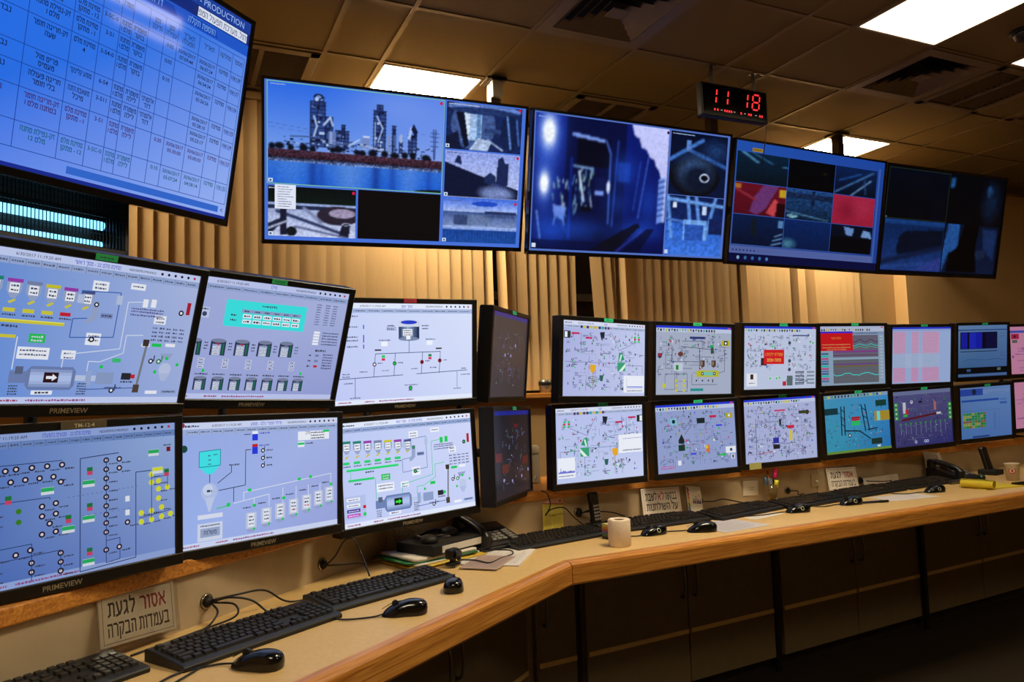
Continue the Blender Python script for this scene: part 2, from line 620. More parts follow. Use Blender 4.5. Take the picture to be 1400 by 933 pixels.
# ---- ceiling: grid of bars, laid-in tiles, light panels and air vents in some of the cells
xs = [.735]
while xs[-1] < X1:
    xs.append(xs[-1] + (.3 if abs(((xs[-1] - .735) / 2.1) % 1) < .01 or abs(((xs[-1] - .735) / 2.1) % 1) > .99 else .6))
x = .735
while x > X0:
    x -= (.3 if abs(((x - 1.035) / 2.1) % 1) < .01 or abs(((x - 1.035) / 2.1) % 1) > .99 else .6)
    xs.insert(0, x)
ys = [4.42]
while ys[-1] > Y0:
    ys.append(ys[-1] - .6)
ys = ys[::-1]
g = MB().box(X0 - .1, Y0 - .1, CEIL + .05, X1 + .1, Y1 + .12, CEIL + .12)
for x in xs:
    g.box(x - .012, Y0, CEIL, x + .012, Y1, CEIL + .03)
for y in ys:
    g.box(X0, y - .012, CEIL + .0005, X1, y + .012, CEIL + .03)
ceiling = struct('ceiling', g, m_bar)
taken = {}
def cell(px, py):
    i = min(range(len(xs)), key=lambda k: abs(xs[k] - px))
    j = min(range(len(ys)), key=lambda k: abs(ys[k] - py))
    return i, j
VENTS4 = [((1.635, 2.62), 'square four-way ceiling air vent above the middle of the screen row'),
          ((3.735, 2.62), 'four-way ceiling air vent beside the large light panel')]
GRILLES = [((.135, 3.82), 'louvred ceiling grille in the corner beside the table screen'),
           ((2.235, 3.82), 'flat ceiling return grille half hidden behind the smoky camera screen'),
           ((4.335, 2.62), 'dark ceiling return grille right of the four-way vent'),
           ((5.235, 2.62), 'dim ceiling return grille at the far upper edge of the picture')]
for lst in (PANELS, VENTS4, GRILLES):
    for it in lst:
        taken[cell(*it[0])] = 1
tm = {}
for j in range(len(ys) - 1):
    for i in range(len(xs) - 1):
        if (i, j) in taken:
            continue
        w, d = round(xs[i + 1] - xs[i], 3), round(ys[j + 1] - ys[j], 3)
        if (w, d) not in tm:
            tm[(w, d)] = MB().box(.004, .004, 0, w - .004, d - .004, .014, .002).mesh('ceiling_tile', m_tile)
        place(bpy.data.objects.new('ceiling_tile', tm[(w, d)]), ceiling, TM(xs[i], ys[j], CEIL + .006))
for i in range(len(xs) - 1):
    w = round(xs[i + 1] - xs[i], 3)
    if (w, 0) not in tm:
        tm[(w, 0)] = MB().box(.004, .004, 0, w - .004, .08, .014, .002).mesh('ceiling_tile', m_tile)
    place(bpy.data.objects.new('ceiling_tile', tm[(w, 0)]), ceiling, TM(xs[i], 4.42, CEIL + .006))

m_lframe = mat('white_light_frame', (190, 180, 160), 0.5)
for (cx, cy), power, label in PANELS:
    L = thing('ceiling_light', label, 'ceiling light', TM(cx + .3, cy + .3, CEIL), 'ceiling light panels')
    f = MB()
    for a in (0, 90, 180, 270):
        f.box(-.288, .276, -.002, .288, .288, .02, M=Matrix.Rotation(rad(a), 4, 'Z'))
    f.build('frame', m_lframe, L)
    e = MB().box(-.276, -.276, .001, .276, .276, .012)
    e.build('diffuser', glow('panel_%d' % round(power * 10), PANEL_WARM, power), L)

def louvre_ring(mb, r, w, z0, z1):
    """one square sloping louvre of half-size r"""
    for a in range(4):
        M = Matrix.Rotation(rad(90 * a), 4, 'Z')
        pts = [(-r, r, z0), (r, r, z0), (r - w, r - w, z1), (-(r - w), r - w, z1)]
        mb.quad([M @ Vector(p) for p in pts])
        mb.quad([M @ (Vector(p) + Vector((0, 0, .004))) for p in pts][::-1])
m_vent = mat('vent_enamel', (112, 98, 76), 0.5)
for (cx, cy), label in VENTS4:
    V = thing('air_vent', label, 'air vent', TM(cx + .3, cy + .3, CEIL), 'ceiling air vents')
    f = MB()
    for a in (0, 90, 180, 270):
        M = Matrix.Rotation(rad(a), 4, 'Z')
        f.prism([(-.29, .29), (-.225, .225), (.225, .225), (.29, .29)], -.004, .006, M)
    f.build('frame', m_vent, V)
    MB().box(-.29, -.29, .028, .29, .29, .034).build('duct', m_dark, V)
    for k, r in enumerate((.22, .175, .13, .085)):
        q = MB()
        louvre_ring(q, r, .034, -.004, .024)
        q.build('louvre', m_vent, V)
    MB().box(-.042, -.042, -.006, .042, .042, .0).build('centre_plate', m_vent, V)
for k, ((cx, cy), label) in enumerate(GRILLES):
    V = thing('air_grille', label, 'air vent', TM(cx + .3, cy + .3, CEIL), 'ceiling return grilles')
    f = MB()
    for a in (0, 90, 180, 270):
        f.box(-.285, .235, -.006, .285, .285, .008, .002, M=Matrix.Rotation(rad(a), 4, 'Z'))
    f.box(-.012, -.235, -.005, .012, .235, .008)
    f.build('frame', m_vent, V)
    MB().box(-.285, -.285, .026, .285, .285, .032).build('duct', m_dark, V)
    sl = MB().box(-.112, -.002, 0, .112, .002, .02, M=Matrix.Rotation(rad(35), 4, 'X')).mesh('slat', m_vent)
    for sx in (-.124, .124):
        for i in range(13):
            place(bpy.data.objects.new('slat', sl), V, WM[V] @ TM(sx, -.222 + .037 * i, .001))
D = thing('smoke_detector', 'dark round smoke detector on the ceiling by the large light panel', 'smoke detector', TM(4.04, 2.32, CEIL + .005))
MB().lathe([(0, -.012), (.075, -.012), (.078, 0), (0, 0)], 28).build('base', m_black2, D)
MB().lathe([(0, -.052), (.03, -.05), (.052, -.04), (.06, -.022), (.062, -.012), (0, -.012)], 28).build('head', m_black, D)

# ---- vertical blinds
m_slat = mat('blind_fabric', (214, 176, 122), 0.8, var=0.04, scale=200, bump=0.15, stretch=(1, 1, .05))
B = thing('vertical_blinds', 'long row of tan fabric vertical blinds hanging over the windows', 'blinds', TM(0, 4.42, CEIL - .06))
MB().box(-1.45, -.022, 0, 5.30, .022, .045, .003).build('headrail', mat('headrail', (170, 140, 95), 0.4), B)
def slat_mesh(h):
    q = MB()
    def fn(u, v):
        x = (u - .5) * .081
        return Vector((x, -.0012 * (1 - (2 * u - 1) ** 2), -h * v))
    q.surf(fn, 2, 1)
    return q.mesh('slat', m_slat)
sm = slat_mesh(1.70)
rng = random.Random(5)
SKIP = (2.545,)
x = -1.40
n = 0
while x < 5.20:
    gap = any(abs(x - s) < .038 for s in SKIP)
    if not gap:
        ang = (-19 if x < 1.6 else -15 if x < 3.9 else -5) + rng.uniform(-4, 4)
        lean = 0.0
        for cx, l in ((1.97, -1.2), (2.45, .6), (2.62, -2.6), (2.70, -2.2), (2.88, -.8), (3.95, -1.0), (4.50, -1.0), (4.62, -1.2)):
            if abs(x - cx) < .038:
                lean = l
        if any(abs(x - s) < .045 for s in (1.90, 2.84, 3.91, 4.47, 4.58)):
            ang = -66
        o = place(bpy.data.objects.new('slat', sm), B, TM(x, 4.42 + rng.uniform(-.004, .004), CEIL - .062, ang, 0, lean + rng.uniform(-.15, .15)))
        n += 1
    x += .076
ch = MB()
for i in range(64):
    ch.lathe([(0, -.004), (.004, 0), (0, .004)], 6, TM(-.222, -.05, -.02 - i * .027, 0))
ch.tube([(-.222, -.05, 0), (-.222, -.05, -1.74)], .0012, 5)
ch.build('bead_chain', mat('chain_brown', (60, 44, 24), .5), B)

# ---- digital clock
m_led = glow('red_led', (1.0, 0.02, 0.03), 1.1, False)
m_led2 = glow('pale_led', (0.55, 0.5, 0.45), 0.5, False)
CK = thing('digital_clock', 'black digital wall clock with red figures hung below the ceiling', 'clock', TM(2.895, 3.22, 2.885))
MB().box(-.235, 0, -.093, .235, .045, .093, .006, 2).build('case', m_black, CK)
MB().box(-.225, -.002, -.085, .225, .001, .085).build('front_glass', mat('clock_glass', (4, 2, 2), .12, spec=.12), CK)
SEG = {'1': 'bc', '8': 'abcdefg'}
def digit(ch_, x, z, w, h, t):
    mb = MB()
    pos = {'a': (0, h, w, h), 'b': (w, h / 2, w, h), 'c': (w, 0, w, h / 2), 'd': (0, 0, w, 0), 'e': (0, 0, 0, h / 2), 'f': (0, h / 2, 0, h), 'g': (0, h / 2, w, h / 2)}
    sk = .16
    for s in SEG[ch_]:
        a, b, c, d = pos[s]
        dx, dz = (c - a), (d - b)
        L = math.hypot(dx, dz)
        ux, uz = dx / L, dz / L
        a, b, c, d = a + ux * t * .7, b + uz * t * .7, c - ux * t * .7, d - uz * t * .7
        nx, nz = -uz * t / 2, ux * t / 2
        q = [(a + nx, b + nz), (a - nx, b - nz), (c - nx, d - nz), (c + nx, d + nz)]
        mb.quad([(x + px + pz * sk, -.004, z + pz) for px, pz in q])
    mb.build('figure', m_led, CK)
for c_, px in (('1', -.190), ('1', -.110), ('1', .030), ('8', .115)):
    digit(c_, px, -.025, .048, .088, .0095)
dots = MB()
for px in (-.155, -.135, -.085, -.07, -.055, -.04, .03, .085, .10, .165, .18):
    dots.box(px, -.0045, -.064, px + .009, -.003, -.052)
dots.build('date_figures', m_led, CK)
dots = MB()
for px in (-.11, -.02, .055, .135):
    dots.box(px, -.0045, -.059, px + .012, -.003, -.055)
dots.build('date_marks', m_led2, CK)
for px in (-.15, .15):
    MB().box(px - .012, .012, .09, px + .012, .016, .193).box(px - .02, -.005, .19, px + .02, .03, .194).build('hanger', m_steel, CK)
MB().tube(smooth_path([(.232, .02, -.07), (.245, .03, -.10), (.25, .05, -.18), (.262, .10, -.30)]), .0025).build('cord', m_black2, CK)

# ================================================================== THE DESK
def PL(s):      # point on the foot of the left backsplash, s metres from the inner corner
    return (.69 - .747 * s, 2.597 - .665 * s)
def PM(x):      # the middle backsplash
    return (x, 2.516 + .115 * x)
ZD, ZL0, ZL1 = .75, .878, .915
m_top = mat('desk_laminate', (214, 178, 116), 0.42, var=0.05, scale=90)
m_splash = mat('backsplash_laminate', (178, 158, 128), 0.55, var=0.06, scale=14)
WT = thing('worktop', 'long angled beige worktop with a thick oak front edge', 'worktop', TM(1.157, 2.194, ZD))
ID = Matrix()
EL = [(-1.05, .645), (1.157, 2.194)]               # left front edge, then the middle and right ones
EM = [(1.157, 2.194), (2.97, 2.305), (5.35, 2.445)]
c_in = (.69, 2.597)
pl_far = PL(2.35)
MB().prism([EL[0], EL[1], c_in, pl_far], ZD - .03, ZD, ID).build('top_panel', m_top, WT, ID)
MB().prism([EM[0], EM[1], PM(3.02), c_in], ZD - .03, ZD, ID).build('top_panel', m_top, WT, ID)
MB().prism([EM[1], EM[2], PM(5.35), PM(3.02)], ZD - .03, ZD, ID).build('top_panel', m_top, WT, ID)
def edge_band(p, q, e0, e1):
    """oak lipping with a rounded upper nose, in front of the edge p-q"""
    p, q = Vector((*p, ZD)), Vector((*q, ZD))
    d = (q - p)
    L = d.length
    M = Matrix.Translation(p) @ Matrix.Rotation(math.atan2(d.y, d.x), 4, 'Z')
    prof = [(.0, .0005), (-.022, .0005), (-.031, -.003), (-.037, -.010), (-.039, -.018), (-.039, -.066), (-.036, -.072), (.0, -.072)]
    mb = MB()
    a = [mb.bm.verts.new((e0 * -y, y, z)) for y, z in prof]
    b = [mb.bm.verts.new((L + e1 * -y, y, z)) for y, z in prof]
    for i in range(len(prof)):
        k = (i + 1) % len(prof)
        mb.bm.faces.new((a[i], a[k], b[k], b[i]))
    mb.bm.faces.new(a)
    mb.bm.faces.new(b[::-1])
    mb.build('edge_band', m_wood, WT, M)
mit = math.tan(rad((35.06 - 3.5) / 2))
edge_band(EL[0], EL[1], 0, -mit - .07)
edge_band(EM[0], EM[1], mit + .07, -.02)
edge_band(EM[1], EM[2], .02, 0)
m_brk = mat('bracket_black', (16, 14, 12), .5, .3)
for px, py, a in ((1.462, 2.36, 5), (2.555, 2.44, 5), (3.65, 2.52, 5), (.45, 1.83, 35)):
    MB().box(-.012, .0, -.07, .012, .29, -.03, .003).box(-.012, .262, -.75, .012, .29, -.03, .003).build('bracket', m_brk, WT, TM(px, py + .02, ZD, a))

SH = thing('monitor_shelf', 'beige backsplash and oak monitor shelf running along the back of the desk', 'shelf', TM(.69, 2.597, ZD))
def off(p, d, ang):
    return (p[0] - d * math.sin(rad(ang)), p[1] + d * math.cos(rad(ang)))
la, ma = 41.7, 6.56
i0, i1 = c_in, (c_in[0] - .008, c_in[1] + .02)
def strip(a, b, d, z0, z1, ang, name, m, bev=0):
    pa, pb = off(a, d, ang), off(b, d, ang)
    MB().prism([a, b, pb, pa], z0, z1).build(name, m, SH, ID)
jn = (.60, 2.66)
MB().prism([pl_far, c_in, off(c_in, .018, 24), off(pl_far, .018, la)], ZD, ZL0).build('backsplash', m_splash, SH, ID)
MB().prism([c_in, PM(2.955), off(PM(2.955), .018, ma), off(c_in, .018, 24)], ZD, ZL0).build('backsplash', m_splash, SH, ID)
MB().prism([PM(2.96), PM(5.35), off(PM(5.35), .018, ma), off(PM(2.96), .018, ma)], ZD, ZL0).build('backsplash', m_splash, SH, ID)
def shelf(a, b, aa, bb, ang):
    a2, b2 = off(a, -.012, ang), off(b, -.012, ang)
    MB().prism([a2, b2, bb, aa], ZL0, ZL1, bev=.004).build('shelf_board', m_sill, SH, ID)
cb = off(c_in, .42, 24)
shelf(pl_far, off(c_in, .0, 24), off(pl_far, .42, la), cb, la)
shelf(c_in, PM(2.955), cb, off(PM(2.955), .42, ma), ma)
shelf(PM(2.957), PM(5.35), off(PM(2.957), .42, ma), off(PM(5.35), .42, ma), ma)
# cable holes, sockets and notes fixed to the backsplash
m_ring = mat('grommet_chrome', (150, 140, 120), .25, .9)
def on_left(s, z, d=0.0):
    p = PL(s)
    q = off(p, -d, la)
    return TM(q[0], q[1], z, la)
def on_mid(x, z, d=0.0):
    q = off(PM(x), -d, ma)
    return TM(q[0], q[1], z, ma)
GROM = [on_left(.806, ZD + .05), on_left(.355, ZD + .045), on_mid(1.494, ZD + .062), on_mid(2.154, ZD + .042), on_mid(2.733, ZD + .036), on_mid(3.295, ZD + .038)]
for M in GROM:
    q = MB().lathe([(.012, 0), (.019, 0), (.019, .005), (.016, .007), (.012, .004)], 20, Matrix.Rotation(rad(90), 4, 'X'))
    gr = q.build('cable_hole', m_ring, SH, M)
    MB().lathe([(0, 0), (.0125, 0), (.0125, .012), (.006, .018), (0, .018)], 16, Matrix.Rotation(rad(90), 4, 'X')).build('bung', m_black2, gr, M)
sw = MB().box(-.032, -.006, -.032, .032, 0, .032, .002).build('switch_plate', mat('switch_plate', (176, 158, 126), .45), SH, on_mid(2.94, ZD + .068))
MB().lathe([(0, 0), (.006, 0), (.006, .008), (0, .01)], 12, on_mid(2.94, ZD + .068, .006).inverted() @ on_mid(2.945, ZD + .062, .006) @ Matrix.Rotation(rad(90), 4, 'X')).build('push_button', mat('button_white', (215, 210, 195), .3), sw, on_mid(2.94, ZD + .068, .006))

# ---- cabinets under the shelf
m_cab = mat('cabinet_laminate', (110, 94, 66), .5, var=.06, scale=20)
m_strip = mat('cabinet_strip', (222, 190, 124), .45)
m_plinth = mat('plinth_dark', (34, 26, 18), .6)
def cabinet(label, p, ang, w, doors, depth=.40, handles='in'):
    C = thing('base_cabinet', label, 'cabinet', TM(p[0], p[1], 0, ang), 'cabinets under the desk')
    M = WM[C]
    MB().box(.004, .022, .055, w - .004, depth, .66).build('carcass', m_cab, C)
    MB().box(.01, .05, 0, w - .01, depth, .055).build('plinth', m_plinth, C)
    x = .008
    for k, dw in enumerate(doors):
        d = MB().box(x + .003, 0, .062, x + dw - .003, .02, .655, .002).build('door', m_cab, C)
        MB().box(x + .012, -.003, .262, x + dw - .004, .001, .280).build('strip', m_strip, d, M)
        hx = x + dw - .035 if (k == 0 and len(doors) > 1) else x + .035
        MB().tube(smooth_path([(hx, 0, .415), (hx, -.02, .425), (hx, -.028, .48), (hx, -.02, .535), (hx, 0, .545)], 4), .0055, 8).build('handle', m_steel, d, M)
        x += dw
def PC(x):
    return (x, 2.506 + .09 * x)
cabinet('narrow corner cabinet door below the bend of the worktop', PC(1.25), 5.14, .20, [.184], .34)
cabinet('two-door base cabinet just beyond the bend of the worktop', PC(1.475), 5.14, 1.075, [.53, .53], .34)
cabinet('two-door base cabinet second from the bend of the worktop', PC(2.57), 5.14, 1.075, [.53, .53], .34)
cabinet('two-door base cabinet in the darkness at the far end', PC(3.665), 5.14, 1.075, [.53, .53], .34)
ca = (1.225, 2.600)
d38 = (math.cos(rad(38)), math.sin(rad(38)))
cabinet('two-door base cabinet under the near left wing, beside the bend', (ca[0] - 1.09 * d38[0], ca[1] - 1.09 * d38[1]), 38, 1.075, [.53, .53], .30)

# ================================================================== WHAT THE SCREENS SHOW
WHT, BLK, GRN, RED, YEL = (236, 240, 250), (22, 26, 44), (30, 200, 90), (196, 34, 48), (222, 214, 40)
def header(S, bg, bar, tabs, title, rng, n=16, bot=True):
    S.rect(0, 0, 1, 1, bg[0], [bg[0], bg[1], bg[2], bg[3]] if len(bg) == 4 else None)
    S.rect(0, 0, 1, .052, bar)
    S.rect(0, .052, 1, .098, tabs)
    S.words(.02, .10, .028, .02, BLK, rng)
    S.text('6/30/2017 11:19:20 AM', .17, .028, .020, BLK, 'l')
    S.text(title, .50, .028, .024, (40, 50, 200), 'c', fit=.20)
    S.text('NESHERPROMRAMLE1', .705, .028, .018, BLK, 'c', fit=.13)
    for k in range(6):
        S.circ(.80 + .034 * k, .027, .011, BLK if k < 5 else (180, 60, 90), 6)
    tl = tuple(int(v * .72) for v in tabs)
    for k in range(n):
        u = .03 + .96 * k / n
        S.rect(u, .054, u + .002, .097, tl)
        S.words(u + .008, u + .9 / n - .004, .076, .016, tuple(int(v * .42) for v in tabs), rng)
    if bot:
        S.rect(0, .955, 1, 1, bar)
        S.words(.02, .11, .978, .018, (170, 40, 80), rng)
        S.words(.20, .27, .978, .018, (170, 40, 80), rng)
        S.words(.30, .55, .978, .018, (150, 40, 110), rng)

def silo(S, u, v, w, h, top, rng, yel):
    S.poly([(u, v), (u, v + h * .6), (u + w * .35, v + h), (u + w * .65, v + h), (u + w, v + h * .6), (u + w, v)], (150, 165, 200))
    S.rect(u, v, u + w, v + h * .18, top)
    S.rect(u + w * .18, v + h * .22, u + w * .82, v + h * .72, WHT)
    S.words(u + w * .28, u + w * .75, v + h * .36, h * .13, BLK, rng)
    S.words(u + w * .28, u + w * .75, v + h * .58, h * .13, BLK, rng)

def mill(S, bg, on, rng):
    """the cement mill overview; on: machines running (green)"""
    hot = (40, 205, 110) if on else (206, 200, 60)
    pipe = (60, 200, 150) if on else (214, 224, 244)
    header(S, bg, (196, 208, 246) if not on else (222, 230, 250), (150, 170, 216), rev('טחינת מלט 22 - מסך ראשי'), rng)
    tops = [(30, 130, 110), (30, 130, 110), (150, 60, 170), (120, 130, 170), (200, 196, 50), (150, 60, 170), (70, 80, 130)]
    for k in range(7):
        u = -.01 + .073 * k
        silo(S, u + .02, .175 + .006 * k, .058, .125, tops[k], rng, on)
        S.poly([(u + .032, .335), (u + .055, .315), (u + .062, .325), (u + .04, .348)], hot if not on else (200, 190, 60))
        if k < 6:
            S.rect(u + .02, .375, u + .064, .400, hot if k != 5 or on else RED)
            S.words(u + .02, u + .07, .418, .016, BLK, rng)
    S.rect(.03, .445, .40, .468, hot); S.rect(.03, .445, .40, .452, tuple(min(255, v + 30) for v in hot))
    S.rect(.04, .545, .22, .566, hot)
    S.words(.16, .22, .490, .02, BLK, rng); S.words(.08, .13, .592, .02, BLK, rng)
    S.rect(.055, .47, .058, .545, pipe); S.rect(.225, .556, .229, .77, pipe)
    S.rect(.27, .53, .335, .59, (40, 190, 90)); S.words(.28, .325, .55, .018, WHT, rng); S.words(.28, .325, .575, .018, WHT, rng)
    for u0, v0, u1, v1 in ((.235, .62, .36, .70), (.41, .63, .47, .69), (.49, .135, .56, .205), (.66, .12, .73, .165), (.50, .50, .565, .585), (.80, .335, .86, .40)):
        S.rect(u0, v0, u1, v1, WHT)
        for v in np.arange(v0 + .022, v1 - .008, .028):
            S.words(u0 + .01, u1 - .01, v, .016, (60, 66, 96), rng)
    # the mill drum
    S.rect(.22, .78, .30, .86, (110, 130, 180)); S.rect(.24, .75, .27, .80, (90, 100, 130))
    for k in range(8):
        t = k / 7
        c = (108 + 70 * math.sin(math.pi * t), 128 + 70 * math.sin(math.pi * t), 180 + 60 * math.sin(math.pi * t))
        S.rect(.30, .745 + .02 * k, .47, .765 + .02 * k, c)
    S.poly([(.285, .775), (.30, .745), (.30, .905), (.285, .875)], (110, 128, 176)); S.poly([(.47, .745), (.485, .775), (.485, .875), (.47, .905)], (110, 128, 176))
    S.rect(.485, .80, .60, .84, (186, 200, 232)); S.rect(.53, .765, .555, .87, (150, 170, 212))
    S.rect(.575, .775, .655, .86, (140, 158, 200))
    S.rect(.355, .785, .415, .855, (16, 40, 20) if on else (46, 20, 30))
    S.poly([(.365, .81), (.39, .81), (.39, .795), (.41, .82), (.39, .845), (.39, .83), (.365, .83)], (60, 230, 60) if on else WHT)
    S.rect(.315, .91, .40, .938, WHT); S.words(.33, .385, .924, .018, BLK, rng)
    for k in range(5):
        S.words(.225, .26, .88 + .018 * k, .013, BLK, rng) if k < 4 else None
        S.words(.50, .54, .86 + .018 * k, .013, BLK, rng)
    # separator loop
    lp = (60, 100, 180) if not on else (120, 140, 190)
    S.line([(.45, .24), (.45, .215), (.62, .20), (.62, .52), (.43, .54), (.43, .41), (.49, .40)], .007, lp)
    S.rect(.435, .24, .465, .30, (180, 194, 226)); S.rect(.605, .22, .632, .285, (180, 194, 226))
    S.poly([(.505, .28), (.535, .28), (.53, .40), (.505, .43), (.485, .44), (.485, .41), (.503, .38)], (150, 166, 204))
    S.ring(.52, .30, .018, BLK if not on else (10, 90, 50), WHT if not on else GRN); S.ring(.525, .545, .02, BLK if not on else (10, 90, 50), WHT if not on else GRN)
    S.rect(.545, .355, .60, .39, (120, 140, 190)); S.words(.55, .595, .372, .016, BLK, rng)
    S.line([(.42, .75), (.42, .66), (.66, .60), (.66, .26), (.74, .245)], .006, pipe); S.line([(.53, .77), (.53, .70), (.58, .70), (.68, .63), (.68, .50), (.76, .49)], .006, pipe)
    S.rect(.635, .67, .675, .70, GRN if on else (60, 190, 120))
    S.rect(.73, .225, .755, .285, GRN if on else WHT); S.rect(.77, .22, .795, .28, GRN if on else WHT)
    for v in (.30, .32, .345):
        S.words(.68, .84, v, .016, (60, 60, 120), rng)
    for k in range(4):
        for u in (.80, .835, .87, .905, .94):
            S.words(u, u + .025, .43 + .03 * k, .018, (50, 56, 90), rng)
    S.rect(.81, .545, .86, .57, GRN); S.rect(.88, .54, .93, .565, WHT); S.rect(.76, .55, .80, .575, WHT)
    S.line([(.785, .565), (.77, .90)], .018, (120, 124, 134)); S.rect(.765, .52, .795, .57, (60, 52, 46)); S.rect(.755, .86, .785, .92, (80, 66, 54))
    S.rect(.955, .215, .975, .31, (170, 30, 50)); S.ring(.93, .30, .022, BLK, GRN if on else WHT)
    S.poly([(.86, .62), (.93, .615), (.91, .66), (.88, .66)], (150, 166, 206)); S.circ(.90, .74, .05, (188, 200, 232), 16); S.poly([(.87, .77), (.93, .77), (.91, .83), (.89, .83)], (176, 190, 226))
    for u, v, c in ((.82, .68, BLK), (.86, .68, (20, 120, 40)), (.655, .905, BLK)):
        S.ring(u, v, .02, c, WHT); S.rect(u + .012, v - .045, u + .017, v, c)
    for u, v in ((.90, .655), (.85, .76), (.96, .70), (.59, .735)):
        S.circ(u, v, .014, GRN)
    S.rect(.69, .775, .735, .825, (40, 40, 50)); S.rect(.735, .785, .755, .815, RED if not on else GRN)
    S.words(.69, .75, .84, .018, BLK, rng); S.words(.62, .70, .885, .016, BLK, rng)
    S.line([(.52, .90), (.76, .885)], .006, (60, 90, 160))
    S.rect(.82, .905, .88, .93, WHT); S.rect(.90, .90, .98, .925, (140, 160, 206)); S.words(.91, .97, .912, .014, BLK, rng)
    S.rect(.32, .945 - .03, .32, .94, WHT)
    # panel of buttons bottom left
    S.rect(.005, .70, .15, .92, tuple(int(v * .96) for v in bg[0]))
    for v, c in ((.72, WHT), (.775, WHT), (.825, (70, 40, 150) if on else WHT), (.87, (200, 60, 190) if on else (200, 210, 236))):
        S.rect(.02, v, .11, v + .03, c); S.words(.03, .10, v + .016, .014, (60, 60, 100) if c == WHT else WHT, rng)
    S.rect(.13, .80, .15, .83, RED); S.rect(.13, .87, .15, .90, GRN)

def pic_silos(S, rng):
    header(S, [(160, 172, 220), (172, 182, 226), (150, 160, 216), (156, 168, 222)], (190, 200, 240), (150, 168, 214), rev('סילו'), rng, 10)
    S.rect(.02, .115, .055, .155, WHT)
    S.rect(.24, .165, .73, .385, (60, 226, 226))
    S.words(.45, .54, .195, .022, (20, 80, 90), rng)
    S.rect(.335, .235, .70, .265, (140, 160, 200))
    for k in range(6):
        u = .345 + .06 * k
        S.words(u + .005, u + .035, .25, .018, BLK, rng)
        for v in (.275, .32):
            S.rect(u, v, u + .05, v + .033, WHT); S.words(u + .006, u + .044, v + .017, .02, BLK, rng)
    S.words(.275, .31, .29, .018, BLK, rng); S.words(.275, .31, .33, .018, BLK, rng)
    S.rect(.10, .245, .155, .33, (190, 200, 236)); S.words(.105, .15, .26, .016, BLK, rng); S.circ(.13, .30, .02, (60, 70, 100))
    def tank(u, v, w, h, lid):
        S.rect(u, v + h * .1, u + w, v + h * .95, (44, 54, 84))
        S.circ(u + w / 2, v + h * .1, w * .5 * S.W / S.H, (120, 130, 160), 14, ry=h * .12)
        S.rect(u + w * .12, v + h * .3, u + w * .70, v + h * .95, (150, 164, 204))
        S.rect(u + w * .78, v + h * .25, u + w * .9, v + h * .9, (30, 110, 80))
        for k in range(3):
            S.rect(u + w * .18, v + h * (.42 + .18 * k), u + w * .62, v + h * (.54 + .18 * k), WHT)
            S.words(u + w * .22, u + w * .6, v + h * (.48 + .18 * k), h * .07, BLK, rng)
        S.poly([(u + w * .35, v + h * .25), (u + w * .6, v + h * .25), (u + w * .5, v + h * .38)], lid)
    for k in range(5):
        u = .055 + .135 * k
        tank(u, .50 - .004 * k, .085, .145, RED if k < 3 else (120, 130, 160))
        for j in range(3):
            S.words(u + .10, u + .12, .53 + .025 * j, .016, BLK, rng)
            S.rect(u + .08, .66 + .03 * j, u + .115, .68 + .03 * j, (210, 216, 240)); S.words(u + .085, u + .11, .67 + .03 * j, .014, BLK, rng)
    for k in range(8):
        u = .03 + .098 * k
        tank(u, .81, .068, .12, (120, 130, 160))
        S.words(u, u + .07, .79, .018, BLK, rng)
        if k in (1, 7):
            S.rect(u + .035, .75, u + .05, .775, GRN)
    for c in (.79, .85, .90):
        for j in range(9):
            S.words(c, c + .03, .13 + .022 * j, .013, (50, 60, 90), rng)
    for j in range(5):
        S.rect(.80, .37 + .026 * j, .84, .39 + .026 * j, WHT); S.words(.86, .97, .38 + .026 * j, .016, (50, 60, 100), rng)
    S.words(.83, .90, .545, .024, BLK, rng)
    for j in range(6):
        S.words(.89, .96, .58 + .025 * j, .018, (50, 50, 90), rng)
    for j in range(3):
        S.words(.79, .81, .59 + .05 * j, .018, BLK, rng); S.rect(.835, .58 + .05 * j, .86, .60 + .05 * j, RED if j == 2 else (120, 130, 170))

